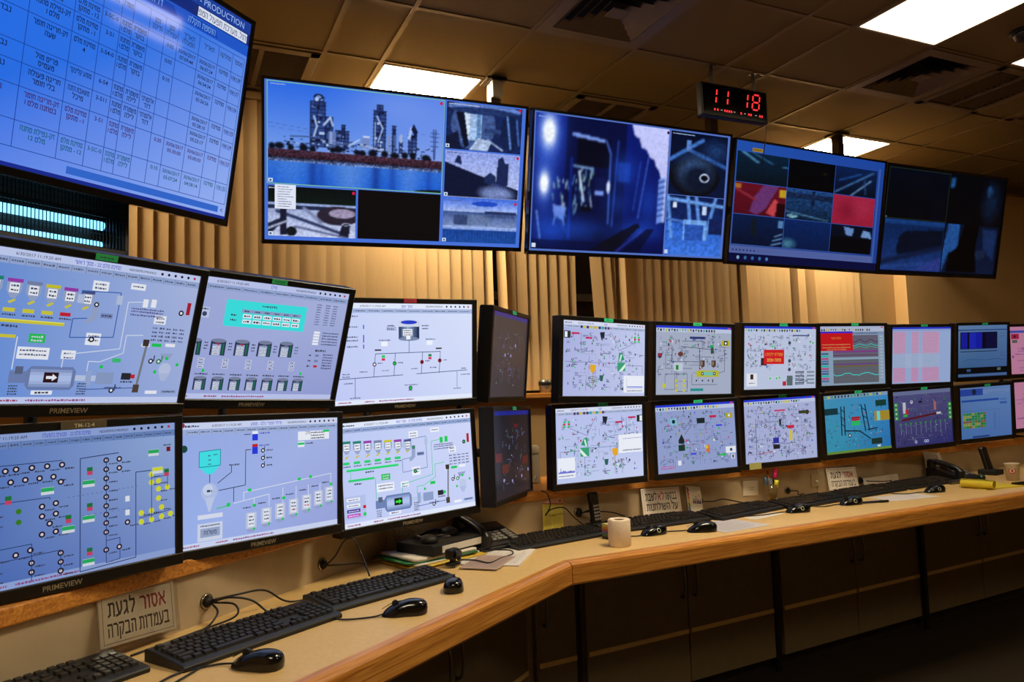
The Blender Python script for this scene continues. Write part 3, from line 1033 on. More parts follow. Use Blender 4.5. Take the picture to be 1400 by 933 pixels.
def pic_tank(S, rng):
    header(S, [(196, 208, 246), (214, 224, 250), (206, 216, 248), (190, 200, 244)], (224, 232, 250), (170, 186, 226), rev('מסך שמן'), rng, 10)
    # tank drum
    u, v, w, h = .44, .16, .15, .20
    for k in range(8):
        t = abs(k - 3.2) / 4
        S.rect(u + w * k / 8, v + .03, u + w * (k + 1) / 8 + .001, v + h, (30 + 120 * (1 - t), 44 + 130 * (1 - t), 80 + 130 * (1 - t)))
    S.circ(u + w / 2, v + h, w / 2 * S.W / S.H, (120, 136, 170), 18, ry=.02)
    S.rect(u, v + .03, u + w, v + .075, (206, 214, 236)); S.circ(u + w / 2, v + .03, w / 2 * S.W / S.H, (196, 204, 230), 18, ry=.028); S.circ(u + w / 2, v + .03, w * .4 * S.W / S.H, (36, 60, 200), 18, ry=.02)
    S.rect(u + .03, v + .10, u + .10, v + .17, WHT); S.rect(u + .055, v + .17, u + .085, v + .205, WHT)
    for j in range(3):
        S.words(u + .035, u + .095, v + .115 + .022 * j, .014, BLK, rng)
    for a, b in ((.36, .41), (.61, .66)):
        S.words(a, b, .225, .018, BLK, rng); S.words(a, b, .255, .018, BLK, rng)
    S.frame(.355, .24, .42, .27, .004, (60, 70, 120))
    ln = (70, 84, 130)
    S.line([(.515, .365), (.515, .50)], .006, ln); S.line([(.275, .505), (.75, .495)], .007, ln)
    S.line([(.275, .505), (.262, .735)], .006, ln); S.line([(.415, .505), (.405, .73)], .006, ln); S.line([(.615, .50), (.605, .725)], .006, ln); S.line([(.75, .495), (.74, .72)], .006, ln)
    S.line([(.03, .745), (.47, .725)], .007, ln); S.line([(.57, .72), (.96, .70)], .007, ln)
    S.line([(.135, .74), (.135, .93)], .005, ln); S.line([(.88, .71), (.88, .88)], .005, ln)
    S.ring(.268, .61, .022, (90, 60, 110), WHT); S.ring(.41, .605, .022, (20, 110, 50), GRN); S.circ(.61, .60, .022, (120, 20, 40)); S.circ(.745, .59, .022, (120, 20, 40)); S.ring(.525, .86, .022, (20, 110, 50), GRN)
    for a in (.33, .67):
        S.rect(a - .012, .52, a + .012, .545, GRN if a < .5 else (20, 130, 60)); S.rect(a - .012, .55, a + .012, .575, (214, 50, 90))
    S.rect(.27, .46, .315, .475, (60, 50, 60)); S.rect(.715, .455, .76, .47, (60, 50, 60))
    for a, b, c in ((.30, .38, .37), (.64, .71, .365), (.29, .325, .60), (.435, .47, .60), (.635, .67, .59), (.77, .80, .585), (.165, .22, .68), (.32, .37, .675), (.53, .58, .665), (.67, .72, .66), (.05, .10, .70), (.05, .10, .725), (.06, .12, .79), (.48, .58, .83), (.10, .17, .935), (.85, .91, .89), (.91, .95, .68), (.51, .54, .885), (.91, .98, .745)):
        S.words(a, b, c, .016, (70, 78, 120), rng)
    S.rect(.315, .385, .36, .43, WHT); S.rect(.645, .38, .69, .425, WHT)
    for j, v in enumerate((.13, .235, .335, .37, .43)):
        S.words(.08, .155, v, .02, (80, 84, 120), rng); S.rect(.19, v - .02, .197, v + .02, (60, 60, 190)) if j else None

def pic_dots(S, rng):
    header(S, [(70, 112, 196), (158, 184, 234), (128, 152, 216), (50, 96, 184)], (150, 172, 226), (110, 140, 200), rev('טחינת מלט 22 - מנועים בהפעלה'), rng, 20)
    ln = (40, 60, 110)
    dk = lambda u, v: (S.ring(u, v, .021, (30, 20, 36), (226, 214, 226)), S.words(u + .012, u + .052, v + .028, .014, BLK, rng))
    for u, v in ((.30, .235), (.36, .235), (.42, .235), (.48, .235), (.335, .31), (.39, .31), (.445, .31), (.475, .35), (.26, .24), (.28, .315)):
        dk(u, v)
    S.line([(.23, .205), (.48, .205)], .005, ln)
    for u, v in ((.40, .50), (.455, .49), (.40, .565), (.455, .56), (.43, .62), (.40, .685), (.455, .68), (.30, .79), (.355, .775), (.36, .86), (.36, .92), (.475, .83), (.475, .89), (.475, .95)):
        dk(u, v)
    for u, v in ((.31, .51), (.31, .58)):
        S.circ(u, v, .018, (60, 130, 40))
    S.line([(.20, .445), (.43, .445), (.43, .46)], .005, ln); S.line([(.20, .74), (.36, .735), (.36, .98)], .005, ln); S.line([(.20, .82), (.475, .81), (.475, .95)], .005, ln)
    S.line([(.555, .205), (.555, .985), (.805, .965), (.805, .345), (.88, .345)], .006, ln); S.line([(.555, .205), (.725, .19)], .006, ln)
    for v in (.235, .30, .365, .43, .495, .56, .62, .68, .745, .87):
        dk(.668, v)
    S.line([(.668, .22), (.668, .96), (.73, .95), (.73, .80), (.668, .805)], .005, ln)
    dk(.727, .235); dk(.727, .30); dk(.727, .865); dk(.765, .70)
    for v in (.53, .63):
        S.rect(.755, v - .02, .775, v + .02, WHT)
    yl = lambda u, v: (S.circ(u, v, .021, (222, 226, 60)), S.words(u + .012, u + .045, v + .02, .014, BLK, rng))
    for u, v in ((.88, .375), (.88, .435), (.915, .43), (.915, .49), (.915, .56), (.96, .485), (.83, .65), (.88, .645), (.93, .63), (.975, .69), (.83, .715), (.88, .71), (.93, .70)):
        yl(u, v)
    S.line([(.88, .37), (.88, .70)], .005, ln); S.line([(.88, .40), (.96, .395), (.96, .48)], .005, ln); S.line([(.82, .685), (.98, .66)], .005, ln)
    for u, v in ((.595, .30), (.595, .55), (.595, .86), (.27, .43), (.505, .61), (.955, .375)):
        S.rect(u - .012, v - .028, u + .012, v, (30, 120, 60)); S.rect(u - .012, v, u + .012, v + .026, (206, 70, 110))
    for u, v in ((.59, .385), (.59, .63), (.59, .93), (.42, .40), (.505, .68), (.89, .215), (.91, .35)):
        S.rect(u - .026, v - .024, u + .026, v + .024, (220, 228, 240)); S.rect(u - .026, v - .022, u + .026, v + .004, (40, 180, 100) if v != .35 else (220, 226, 60))
    S.rect(.955, .18, .975, .215, (130, 20, 40)); S.words(.94, .98, .165, .014, BLK, rng)
    for u, v in ((.05, .235), (.11, .235), (.17, .235), (.21, .24), (.08, .31), (.14, .31), (.22, .315), (.06, .50), (.12, .49), (.06, .565), (.12, .56), (.20, .50), (.20, .565), (.09, .62), (.08, .79), (.16, .775), (.22, .79), (.10, .86), (.10, .92), (.20, .86), (.20, .92)):
        dk(u, v)
    S.line([(.05, .205), (.23, .205)], .005, ln); S.line([(.05, .445), (.20, .445)], .005, ln); S.line([(.05, .74), (.20, .74)], .005, ln); S.line([(.04, .82), (.20, .82)], .005, ln)
    for u, v in ((.05, .40), (.15, .68)):
        S.rect(u - .026, v - .024, u + .026, v + .024, (220, 228, 240)); S.rect(u - .026, v - .022, u + .026, v + .004, (40, 180, 100))
    for k in range(16):
        S.rect(.50 + .02 * k, .46 - .001 * k, .51 + .02 * k, .464 - .001 * k, (90, 110, 170)); S.rect(.56 + .026 * k, .60, .57 + .026 * k, .604, (90, 110, 170)) if k < 9 else None

def pic_hopper(S, rng):
    header(S, [(150, 172, 232), (168, 182, 232), (156, 166, 224), (156, 180, 240)], (204, 214, 244), (158, 176, 220), rev('מילוי חומרי גלם - מסוע'), rng, 14)
    S.poly([(.10, .235), (.22, .225), (.22, .355), (.175, .42), (.145, .42), (.10, .36)], (66, 226, 232))
    S.line([(.10, .235), (.22, .225), (.22, .355), (.10, .36), (.10, .235)], .006, (30, 130, 150))
    for v in (.27, .305, .34):
        S.words(.15, .165, v, .016, (20, 80, 100), rng)
    S.words(.18, .205, .265, .014, BLK, rng)
    S.circ(.16, .565, .072, (176, 192, 232), 20); S.circ(.152, .545, .045, (200, 212, 240), 16); S.poly([(.135, .61), (.19, .61), (.165, .72), (.155, .72)], (190, 202, 234))
    S.words(.145, .175, .555, .03, BLK, rng)
    bl = (30, 36, 60)
    S.line([(.205, .50), (.285, .42), (.285, .36)], .006, bl); S.line([(.212, .56), (.37, .54), (.37, .245), (.405, .245)], .006, bl); S.line([(.30, .545), (.30, .665)], .006, bl); S.line([(.16, .42), (.16, .49)], .006, bl)
    S.line([(.36, .115), (.40, .115)], .006, bl)
    S.line([(.20, .705), (.28, .69)], .008, GRN); S.circ(.27, .685, .018, GRN)
    S.rect(.41, .09, .445, .17, (40, 60, 220)); S.rect(.41, .09, .445, .115, WHT); S.rect(.41, .21, .445, .285, (40, 60, 220)); S.rect(.41, .20, .445, .225, RED)
    S.words(.455, .52, .11, .016, (50, 60, 180), rng); S.words(.455, .52, .215, .016, (50, 60, 180), rng)
    for v in (.26, .325, .39):
        S.ring(.478, v, .02, BLK, WHT); S.rect(.486, v - .035, .490, v, BLK); S.words(.50, .54, v, .018, BLK, rng)
    wl = (222, 228, 244)
    S.line([(.30, .68), (.52, .64), (.52, .74)], .006, wl); S.line([(.36, .665), (.36, .60), (.95, .52), (.95, .66)], .006, wl)
    for u in (.425, .61, .70, .785, .87):
        S.line([(u, .60 if u > .5 else .66), (u, .73)], .006, wl)
    for u, v in ((.395, .585), (.72, .54), (.80, .53), (.425, .72), (.615, .69), (.95, .62)):
        S.rect(u - .01, v - .012, u + .012, v + .012, GRN)
    for k, u in enumerate((.405, .50, .59, .68, .77, .855, .935)):
        v = .775 - .022 * k
        S.rect(u - .03, v, u + .035, v + .135, (190, 200, 226)); S.poly([(u - .03, v + .135), (u + .035, v + .135), (u + .02, v + .165), (u - .015, v + .165)], (150, 164, 206))
        S.rect(u - .018, v + .01, u + .022, v + .12, (226, 232, 246))
        for j in range(3):
            S.words(u - .012, u + .018, v + .035 + .03 * j, .018, RED if k in (3, 4) and j == 2 else BLK, rng)
        S.words(u - .05, u + .0, v - .045, .016, BLK, rng)
        S.circ(u + .02, v + .14, .012, GRN, 8)
    S.rect(.71, .115, .935, .195, WHT)
    S.text('270', .78, .13, .026, BLK)
    for v in (.13, .155, .18):
        S.words(.80, .90, v, .016, BLK, rng)
    S.rect(.89, .065 + .045, .935, .085 + .045, GRN); S.rect(.71, .205, .755, .255, WHT); S.rect(.71, .215, .755, .235, GRN); S.words(.765, .82, .225, .018, BLK, rng)
    S.rect(.095, .74, .235, .775, (216, 222, 240)); S.rect(.095, .81, .235, .95, (206, 214, 236)); S.rect(.11, .85, .22, .92, (150, 164, 200))
    S.text(rev('משלוח'), .165, .885, .03, BLK); S.words(.11, .22, .83, .014, BLK, rng)
    S.circ(.015, .205, .03, (20, 70, 60)); S.circ(.005, .02, .02, (150, 40, 70))
    S.words(.27, .33, .36, .018, BLK, rng)

def win_header(S, bg, rng, blue=True):
    S.rect(0, 0, 1, 1, bg)
    S.rect(0, 0, 1, .032, (40, 60, 220) if blue else (190, 200, 236))
    S.rect(0, .032, 1, .09, (196, 206, 234))
    for k in range(22):
        u = .02 + .035 * k
        c = rng.choice([(40, 50, 90), (30, 160, 170), (200, 190, 60), (70, 90, 60), (20, 30, 40)])
        S.poly([(u, .042), (u + .022, .042), (u + .011, .082)], c) if rng.random() < .4 else S.rect(u, .044, u + .02, .08, c)
    S.rect(.95, .006, .985, .027, (210, 80, 80))

def busy(S, rng, n, u0=.02, v0=.11, u1=.98, v1=.97, pal=None):
    """clusters of valves, motors, values and pipes of a dense plant diagram"""
    pal = pal or [(40, 46, 70), (40, 46, 70), (30, 150, 70), (40, 180, 110), (90, 70, 60), WHT, (60, 70, 190), (190, 60, 90)]
    for _ in range(n):
        u, v = rng.uniform(u0, u1 - .05), rng.uniform(v0, v1 - .05)
        k = rng.random()
        c = rng.choice(pal)
        if k < .34:
            for j in range(rng.choice((1, 2, 2, 3))):
                S.words(u, u + rng.uniform(.018, .045), v + .018 * j, .013, (46, 54, 96), rng)
        elif k < .52:
            S.rect(u, v, u + rng.uniform(.008, .02), v + rng.uniform(.014, .035), c)
            if rng.random() < .5:
                S.words(u + .022, u + .045, v + .012, .012, (46, 54, 96), rng)
        elif k < .70:
            S.ring(u, v, .012, (36, 40, 60) if rng.random() < .6 else c, rng.choice([WHT, GRN, (180, 190, 220)])); S.rect(u - .002, v - .03, u + .002, v - .012, (70, 80, 110))
        elif k < .90:
            d = rng.uniform(.03, .10)
            p2 = (u + d, v) if rng.random() < .5 else (u, min(v + d, v1))
            S.line([(u, v), p2], .0045, (110, 120, 160))
        else:
            S.poly([(u, v), (u + .018, v), (u + .009, v + .025)], c); S.rect(u + .006, v + .025, u + .012, v + .04, c)

def lattice(S, rng, n, col):
    for _ in range(n):
        u, v = rng.uniform(.05, .8), rng.uniform(.15, .85)
        a, b = rng.uniform(.05, .18), rng.uniform(.04, .2)
        S.line([(u, v), (u + a, v), (u + a, v + b)], .004, col)

def pic_kiln(S, rng, flip):
    header(S, [(170, 178, 226), (196, 204, 240), (196, 204, 240), (176, 184, 230)] if not flip else [(186, 196, 240), (186, 196, 240), (200, 210, 244), (190, 202, 240)], (216, 222, 244), (180, 192, 226), rev('תנור'), rng, 12, False)
    f = (lambda u: 1 - u) if flip else (lambda u: u)
    for k in range(10):
        S.rect(.20 + .036 * k, .06, .225 + .036 * k, .094, rng.choice([(40, 50, 90), (30, 160, 170), (210, 190, 60), (90, 60, 110)]))
    lattice(S, rng, 10, (150, 156, 190))
    busy(S, rng, 161, .02, .13, .98, .95)
    pl_ = (104, 112, 150)
    for pts in ([(.02, .545), (.62, .555)], [(.30, .46), (.30, .54)], [(.345, .70), (.345, .93)], [(.69, .66), (.69, .92)], [(.20, .16), (.20, .40), (.36, .40)], [(.55, .13), (.55, .20)], [(.74, .58), (.96, .58), (.96, .70)], [(.26, .78), (.26, .93)], [(.66, .38), (.88, .25)]):
        S.line([(f(a), b) for a, b in pts], .006, pl_)
    for a, b in ((.20, .30), (.17, .40), (.45, .44), (.30, .76), (.28, .84), (.36, .80), (.46, .90), (.69, .80), (.69, .90), (.10, .52), (.10, .60)):
        S.ring(f(a), b, .018, (40, 46, 66), (200, 210, 230)); S.circ(f(a) + .03, b + .02, .011, GRN, 8); S.words(f(a) + .02, f(a) + .06, b - .02, .016, (50, 56, 96), rng)
    S.poly([(f(.42), .14), (f(.48), .13), (f(.475), .24), (f(.46), .21), (f(.45), .26), (f(.435), .22)], (34, 40, 50))
    S.line([(f(.56), .13), (f(.66), .38)], .006, (110, 116, 140))
    S.poly([(f(.66), .40), (f(.70), .42), (f(.73), .50), (f(.65), .53)], (40, 150, 110)); S.poly([(f(.68), .43), (f(.70), .43), (f(.68), .52), (f(.66), .52)], (200, 240, 220))
    S.poly([(f(.64), .54), (f(.74), .54), (f(.74), .66), (f(.64), .66)], (60, 160, 120)); S.poly([(f(.66), .66), (f(.74), .55), (f(.74), .60), (f(.70), .66)], (220, 244, 230))
    S.poly([(f(.31), .575), (f(.38), .585), (f(.37), .66), (f(.34), .69), (f(.31), .67)], (230, 170, 40))
    S.line([(f(.345), .68), (f(.345), .86)], .01, (170, 130, 60))
    S.poly([(f(.42), .72), (f(.47), .72), (f(.46), .80), (f(.43), .80)], (40, 100, 90))
    S.rect(*(sorted((f(.09), f(.18)))[0], .155, sorted((f(.09), f(.18)))[1], .18), (196, 40, 90))
    S.rect(sorted((f(.25), f(.33)))[0], .21, sorted((f(.25), f(.33)))[1], .235, (196, 40, 90))
    S.rect(sorted((f(.0), f(.075)))[0], .14, sorted((f(.0), f(.075)))[1], .235, (40, 50, 40)); S.rect(sorted((f(.01), f(.04)))[0], .15, sorted((f(.01), f(.04)))[1], .225, WHT)
    for u in (.86, .91):
        for v, c in ((.17, GRN), (.20, RED), (.23, GRN)):
            S.rect(f(u) - .012, v, f(u) + .012, v + .025, c)
    if not flip:
        S.rect(.72, .72, .985, .955, WHT); S.line([(.76, .75), (.76, .90), (.97, .90)], .004, (120, 130, 190)); S.line([(.765, .875), (.965, .875)], .012, (60, 90, 220)); S.words(.76, .96, .93, .02, (70, 76, 100), rng)
    else:
        S.rect(.70, .40, .985, .655, WHT); S.line([(.75, .46), (.98, .455)], .006, (140, 110, 200)); S.words(.75, .97, .62, .02, (70, 76, 100), rng)
        S.rect(.01, .66, .20, .93, WHT)
        for k in range(30):
            S.rect(.015 + .006 * k, .85 - .03 * rng.random() - (.05 if k == 4 else 0), .02 + .006 * k, .865, (50, 60, 200))
        S.words(.02, .18, .90, .02, (70, 76, 100), rng)

def pic_yellowbox(S, rng):
    win_header(S, (172, 182, 206), rng)
    lattice(S, rng, 9, (60, 66, 84))
    busy(S, rng, 78, .02, .12, .45, .75)
    busy(S, rng, 68, .45, .12, .95, .66)
    for pts in ([(.33, .22), (.62, .22), (.62, .32)], [(.12, .40), (.12, .62), (.46, .62)], [(.82, .30), (.90, .30), (.90, .66), (.82, .69)], [(.46, .70), (.46, .86), (.80, .86)], [(.50, .45), (.72, .45)], [(.20, .30), (.20, .52), (.56, .52)]):
        S.line(pts, .007, (70, 76, 100))
    S.rect(.43, .15, .63, .185, (50, 60, 120)); S.rect(.86, .20, .97, .28, (190, 184, 40)); S.rect(.89, .205, .94, .27, (20, 24, 30)); S.circ(.915, .24, .02, WHT)
    for u in (.57, .72):
        S.poly([(u, .50), (u + .06, .50), (u + .06, .585), (u + .03, .61), (u, .585)], (84, 62, 54)); S.rect(u + .01, .515, u + .03, .575, (160, 130, 110))
    S.rect(.52, .65, .82, .745, (190, 190, 46)); S.rect(.60, .67, .76, .725, (120, 200, 180)); S.circ(.60, .697, .026, (30, 36, 30)); S.circ(.76, .697, .026, (30, 36, 30)); S.circ(.60, .697, .012, WHT); S.circ(.76, .697, .012, WHT)
    S.line([(.56, .34), (.56, .63)], .01, (40, 44, 60)); S.line([(.31, .30), (.56, .32), (.72, .34)], .008, (40, 44, 60)); S.rect(.70, .27, .75, .31, (30, 170, 90)); S.rect(.71, .31, .75, .40, (60, 80, 70))
    S.circ(.31, .41, .05, (110, 60, 50), 10, ry=.035); S.rect(.22, .54, .34, .66, (200, 210, 226)); S.rect(.25, .57, .285, .64, (30, 140, 60))
    S.poly([(.02, .40), (.07, .40), (.07, .45), (.045, .48), (.02, .45)], (60, 50, 80)); S.rect(.03, .405, .06, .44, RED)
    S.frame(.11, .70, .24, .93, .006, (60, 66, 84)); S.frame(.26, .70, .40, .96, .006, (60, 66, 84))
    for u in (.115, .235, .235, .32, .32):
        pass
    for v in (.80, .87, .94):
        for u in (.24, .34):
            S.rect(u, v - .02, u + .03, v + .02, (206, 204, 70))
    S.rect(.08, .84, .12, .90, (206, 204, 70))
    for k in range(3):
        S.circ(.52 + .08 * k, .80, .014, (40, 40, 50))
    S.rect(.44, .915, .61, .955, (40, 150, 150))
    for k in range(4):
        S.rect(.46 + .09 * k, .78, .475 + .09 * k, .83, (90, 70, 60)) if k == 3 else None

def pic_dense(S, rng):
    win_header(S, (152, 166, 214), rng)
    lattice(S, rng, 14, (110, 120, 160))
    busy(S, rng, 221, .02, .11, .98, .95, [(40, 46, 70), (30, 150, 70), (40, 190, 90), (90, 70, 60), WHT, (60, 70, 200), (200, 60, 110), (190, 170, 60)])
    S.poly([(.26, .53), (.30, .44), (.33, .53), (.33, .58), (.26, .58)], (30, 40, 36)); S.rect(.255, .60, .335, .69, (24, 60, 40)); S.line([(.34, .45), (.44, .30)], .008, (90, 96, 110))
    S.rect(.50, .22, .60, .30, (26, 40, 40)); S.rect(.17, .205, .25, .30, (130, 200, 220)); S.circ(.21, .25, .03, (20, 40, 50)); S.rect(.66, .19, .75, .225, (196, 40, 80)); S.rect(.87, .17, .96, .245, (180, 170, 50)); S.circ(.915, .207, .02, WHT)
    S.rect(.74, .335, .82, .36, (60, 70, 230)); S.rect(.40, .735, .47, .76, (60, 70, 230)); S.rect(.78, .78, .85, .815, (40, 200, 80)); S.rect(.60, .63, .645, .74, (220, 120, 60)); S.circ(.61, .66, .025, (220, 200, 50))
    S.rect(.85, .68, .98, .78, WHT); S.circ(.92, .73, .025, (60, 70, 90)); S.rect(.92, .80, .96, .87, WHT); S.rect(.93, .81, .95, .86, BLK); S.rect(.24, .83, .28, .90, WHT)
    S.words(.03, .20, .93, .03, (220, 60, 140), rng); S.words(.03, .20, .90, .014, (220, 60, 140), rng)

def pic_redbox(S, rng):
    win_header(S, (196, 206, 234), rng)
    busy(S, rng, 102, .02, .12, .56, .70); busy(S, rng, 93, .56, .12, .97, .95)
    S.rect(.66, .13, .9, .15, (60, 80, 130)); S.line([(.60, .12), (.60, .95)], .004, (150, 160, 190))
    S.rect(.22, .50, .30, .62, (70, 40, 40)); S.rect(.26, .37, .54, .60, (214, 30, 40)); S.text(rev('שמירה ידנית 1'), .40, .445, .045, (240, 170, 60)); S.text(rev('פתוח אטום'), .40, .535, .045, (240, 210, 90))
    S.rect(.03, .745, .17, .95, WHT); S.rect(.08, .76, .12, .84, (60, 30, 30)); S.words(.06, .14, .90, .02, (90, 90, 120), rng)
    for u, v in ((.93, .23), (.33, .80), (.42, .80), (.36, .29), (.46, .79)):
        S.rect(u, v, u + .035, v + .055, (206, 220, 226)); S.circ(u + .017, v + .03, .018, GRN)
    for v in (.72, .78, .84, .90):
        S.rect(.70, v, .82, v + .035, (70, 76, 90)); S.words(.71, .81, v + .018, .018, (200, 210, 230), rng); S.rect(.86, v, .97, v + .03, (130, 150, 160))
    S.rect(.52, .88, .57, .95, (190, 40, 60)); S.rect(.58, .79, .66, .95, (90, 110, 110))
    for u in (.605, .605):
        for v in (.26, .55, .69):
            S.circ(.615, v, .03, (70, 76, 96))

def pic_trend(S, rng):
    win_header(S, (150, 176, 200), rng, False)
    S.rect(.0, .10, 1, .14, (140, 160, 200)); S.words(.3, .9, .12, .02, BLK, rng)
    S.rect(.19, .15, .90, .53, (110, 106, 128)); S.rect(.19, .57, .90, .97, (104, 108, 118))
    for k in range(6):
        S.rect(.19, .60 + .06 * k, .90, .602 + .06 * k, (130, 130, 140))
    S.rect(.19, .64, .90, .66, (120, 60, 150)); S.rect(.19, .67, .90, .69, (120, 110, 50)); S.rect(.19, .42, .90, .445, (140, 60, 150)); S.rect(.19, .49, .90, .50, (110, 40, 90))
    def wav(v0, a, c, u0=.19):
        pts = [(u0 + (.90 - u0) * k / 30, v0 + a * (rng.random() - .5) + a * math.sin(k * .5)) for k in range(31)]
        S.line(pts, .014, c)
    wav(.25, .022, (70, 70, 84), .48); wav(.32, .014, (60, 200, 190), .48); wav(.36, .012, (90, 170, 130), .48); wav(.82, .02, (70, 220, 220))
    S.rect(.0, .11, .50, .415, (214, 24, 30)); S.rect(.0, .085, .50, .115, (60, 40, 220)); S.text(rev('תקלה בתנור'), .24, .20, .03, (240, 150, 60)); S.words(.03, .46, .31, .024, (240, 150, 60), rng); S.words(.03, .46, .36, .024, (240, 150, 60), rng); S.words(.10, .40, .395, .02, (240, 150, 60), rng)
    for k in range(12):
        S.rect(.01, .45 + .042 * k, .12, .48 + .042 * k, [(60, 110, 150), (40, 200, 190), (190, 80, 140), (90, 120, 170)][k % 4])
    for k in range(14):
        S.rect(.93, .17 + .055 * k, .97, .19 + .055 * k, (190, 200, 220))

def pic_table(S, rng):
    S.rect(0, 0, 1, 1, (164, 186, 232)); S.rect(0, 0, 1, .03, (40, 60, 220)); S.rect(0, .03, 1, .06, (150, 170, 226))
    for u0, u1 in ((.02, .23), (.32, .45), (.51, .80)):
        S.rect(u0, .08, u1, .47, (214, 170, 206)); S.rect(u0, .72, u1, .98, (210, 164, 204))
    S.rect(.02, .47, .80, .72, (176, 194, 230))
    for r in range(36):
        v = .09 + .0245 * r
        for u0, u1 in ((.03, .22), (.33, .44), (.52, .79)):
            S.words(u0, u1, v, .010, (160, 80, 150) if (r < 15 or r > 25) else (110, 140, 180), rng, .8)

def pic_spectrum(S, rng):
    S.rect(0, 0, 1, 1, (58, 104, 168), [(120, 160, 214), (110, 150, 206), (70, 110, 180), (64, 112, 170)])
    S.rect(0, .08, 1, .10, (40, 80, 150)); S.rect(.05, .13, .80, .46, (14, 16, 60))
    for u0, u1, c in ((.07, .19, (28, 36, 190)), (.19, .23, (10, 12, 40)), (.23, .36, (34, 50, 220)), (.36, .49, (26, 36, 200)), (.49, .56, (6, 8, 26)), (.56, .79, (12, 16, 70))):
        S.rect(u0, .14, u1, .45, c)
    S.rect(.05, .50, .80, .515, (30, 50, 90)); S.line([(.10, .70), (.25, .66), (.40, .67), (.60, .68), (.80, .66), (.95, .69)], .008, (40, 90, 150))
    S.rect(0, .82, 1, .94, (8, 10, 16)); S.rect(.18, .85, .26, .90, (60, 100, 150)); S.rect(.80, .84, .87, .89, (110, 130, 120)); S.rect(0, .965, 1, .975, (130, 150, 180))
    for v in (.16, .22, .54, .60):
        S.words(.85, .97, v, .02, (40, 80, 140), rng)

def pic_pink(S, rng, low):
    S.rect(0, 0, 1, 1, (226, 150, 186))
    if not low:
        S.rect(0, .08, 1, .13, (70, 90, 200)); S.rect(.03, .15, .20, .26, (190, 40, 80)); S.circ(.11, .205, .03, (60, 20, 50)); S.rect(.05, .28, .16, .34, (90, 110, 90))
    for k in range(26):
        u, v = rng.uniform(.02, .7), rng.uniform(.2 if low else .36, .95)
        S.words(u, u + rng.uniform(.1, .25), v, .02, (130, 60, 150), rng)
    for k in range(5):
        S.circ(rng.uniform(.05, .6), rng.uniform(.4, .9), .03, (150, 80, 170), 8)

def pic_motley(S, rng):
    win_header(S, (176, 184, 226), rng)
    lattice(S, rng, 18, (80, 86, 120))
    busy(S, rng, 357, .02, .11, .98, .97, [(36, 40, 60), (36, 40, 60), (30, 150, 70), (60, 40, 70), WHT, (60, 80, 200), (200, 50, 80), (200, 190, 70), (120, 80, 170)])
    S.rect(.57, .44, .67, .49, (206, 40, 70)); S.rect(.40, .18, .55, .205, (206, 60, 110)); S.rect(.37, .62, .45, .71, (50, 50, 160)); S.rect(.37, .73, .46, .80, (40, 34, 40)); S.circ(.86 - .0, .25, .04, (60, 60, 30)); S.rect(.74, .22, .86, .27, (60, 66, 40)); S.rect(.60, .52, .64, .68, (216, 200, 80))
    S.circ(.27, .43, .025, (30, 34, 50)); S.circ(.27, .43, .012, WHT); S.line([(.14, .30), (.14, .90)], .008, (60, 66, 100)); S.line([(.17, .86), (.36, .83)], .01, (190, 70, 90))
    S.rect(.46, .33, .49, .44, (40, 40, 60)); S.line([(.46, .40), (.50, .46), (.55, .48)], .012, (40, 120, 80))

def pic_teal(S, rng):
    S.rect(0, 0, 1, 1, (58, 150, 190), [(70, 158, 200), (66, 150, 214), (40, 120, 190), (60, 160, 190)])
    S.rect(0, 0, 1, .06, (140, 170, 200))
    for k in range(18):
        S.rect(.02 + .05 * k, .01, .045 + .05 * k, .05, rng.choice([(40, 60, 90), (210, 200, 80), (60, 160, 90)]))
    busy(S, rng, 119, .02, .10, .98, .95, [(20, 50, 60), (30, 150, 90), (200, 90, 90), (90, 210, 220), (20, 40, 60)])
    dk = (14, 24, 40)
    for u in (.25, .30):
        S.line([(u, .20), (u - .01, .70)], .022, dk)
    for v in (.25, .38, .50):
        S.line([(.25, v), (.30, v + .06)], .014, dk)
    for u in (.56, .62):
        S.line([(u, .19), (u + .05, .66)], .022, dk)
    for v in (.25, .38):
        S.line([(.57, v), (.64, v + .06)], .014, dk)
    S.line([(.28, .62), (.52, .65), (.68, .80)], .02, dk); S.line([(.64, .64), (.80, .62)], .018, dk); S.rect(.0, .22, .20, .33, (20, 60, 70)); S.rect(.79, .14, .96, .245, (20, 66, 60))
    S.rect(.76, .33, 1.0, .50, (176, 150, 50)); S.rect(.80, .335, .85, .495, (120, 226, 230))
    for v, c in ((.395, (170, 30, 40)), (.43, (190, 40, 50)), (.47, (40, 200, 80)), (.51, (40, 210, 90))):
        S.rect(.40, v, .53, v + .033, c)
    S.rect(.69, .80, .86, .90, (30, 56, 50)); S.circ(.36, .71, .035, (20, 40, 60)); S.circ(.36, .71, .018, WHT); S.rect(0, .96, 1, 1, (110, 150, 60)); S.rect(.78, .92, .83, .95, WHT)

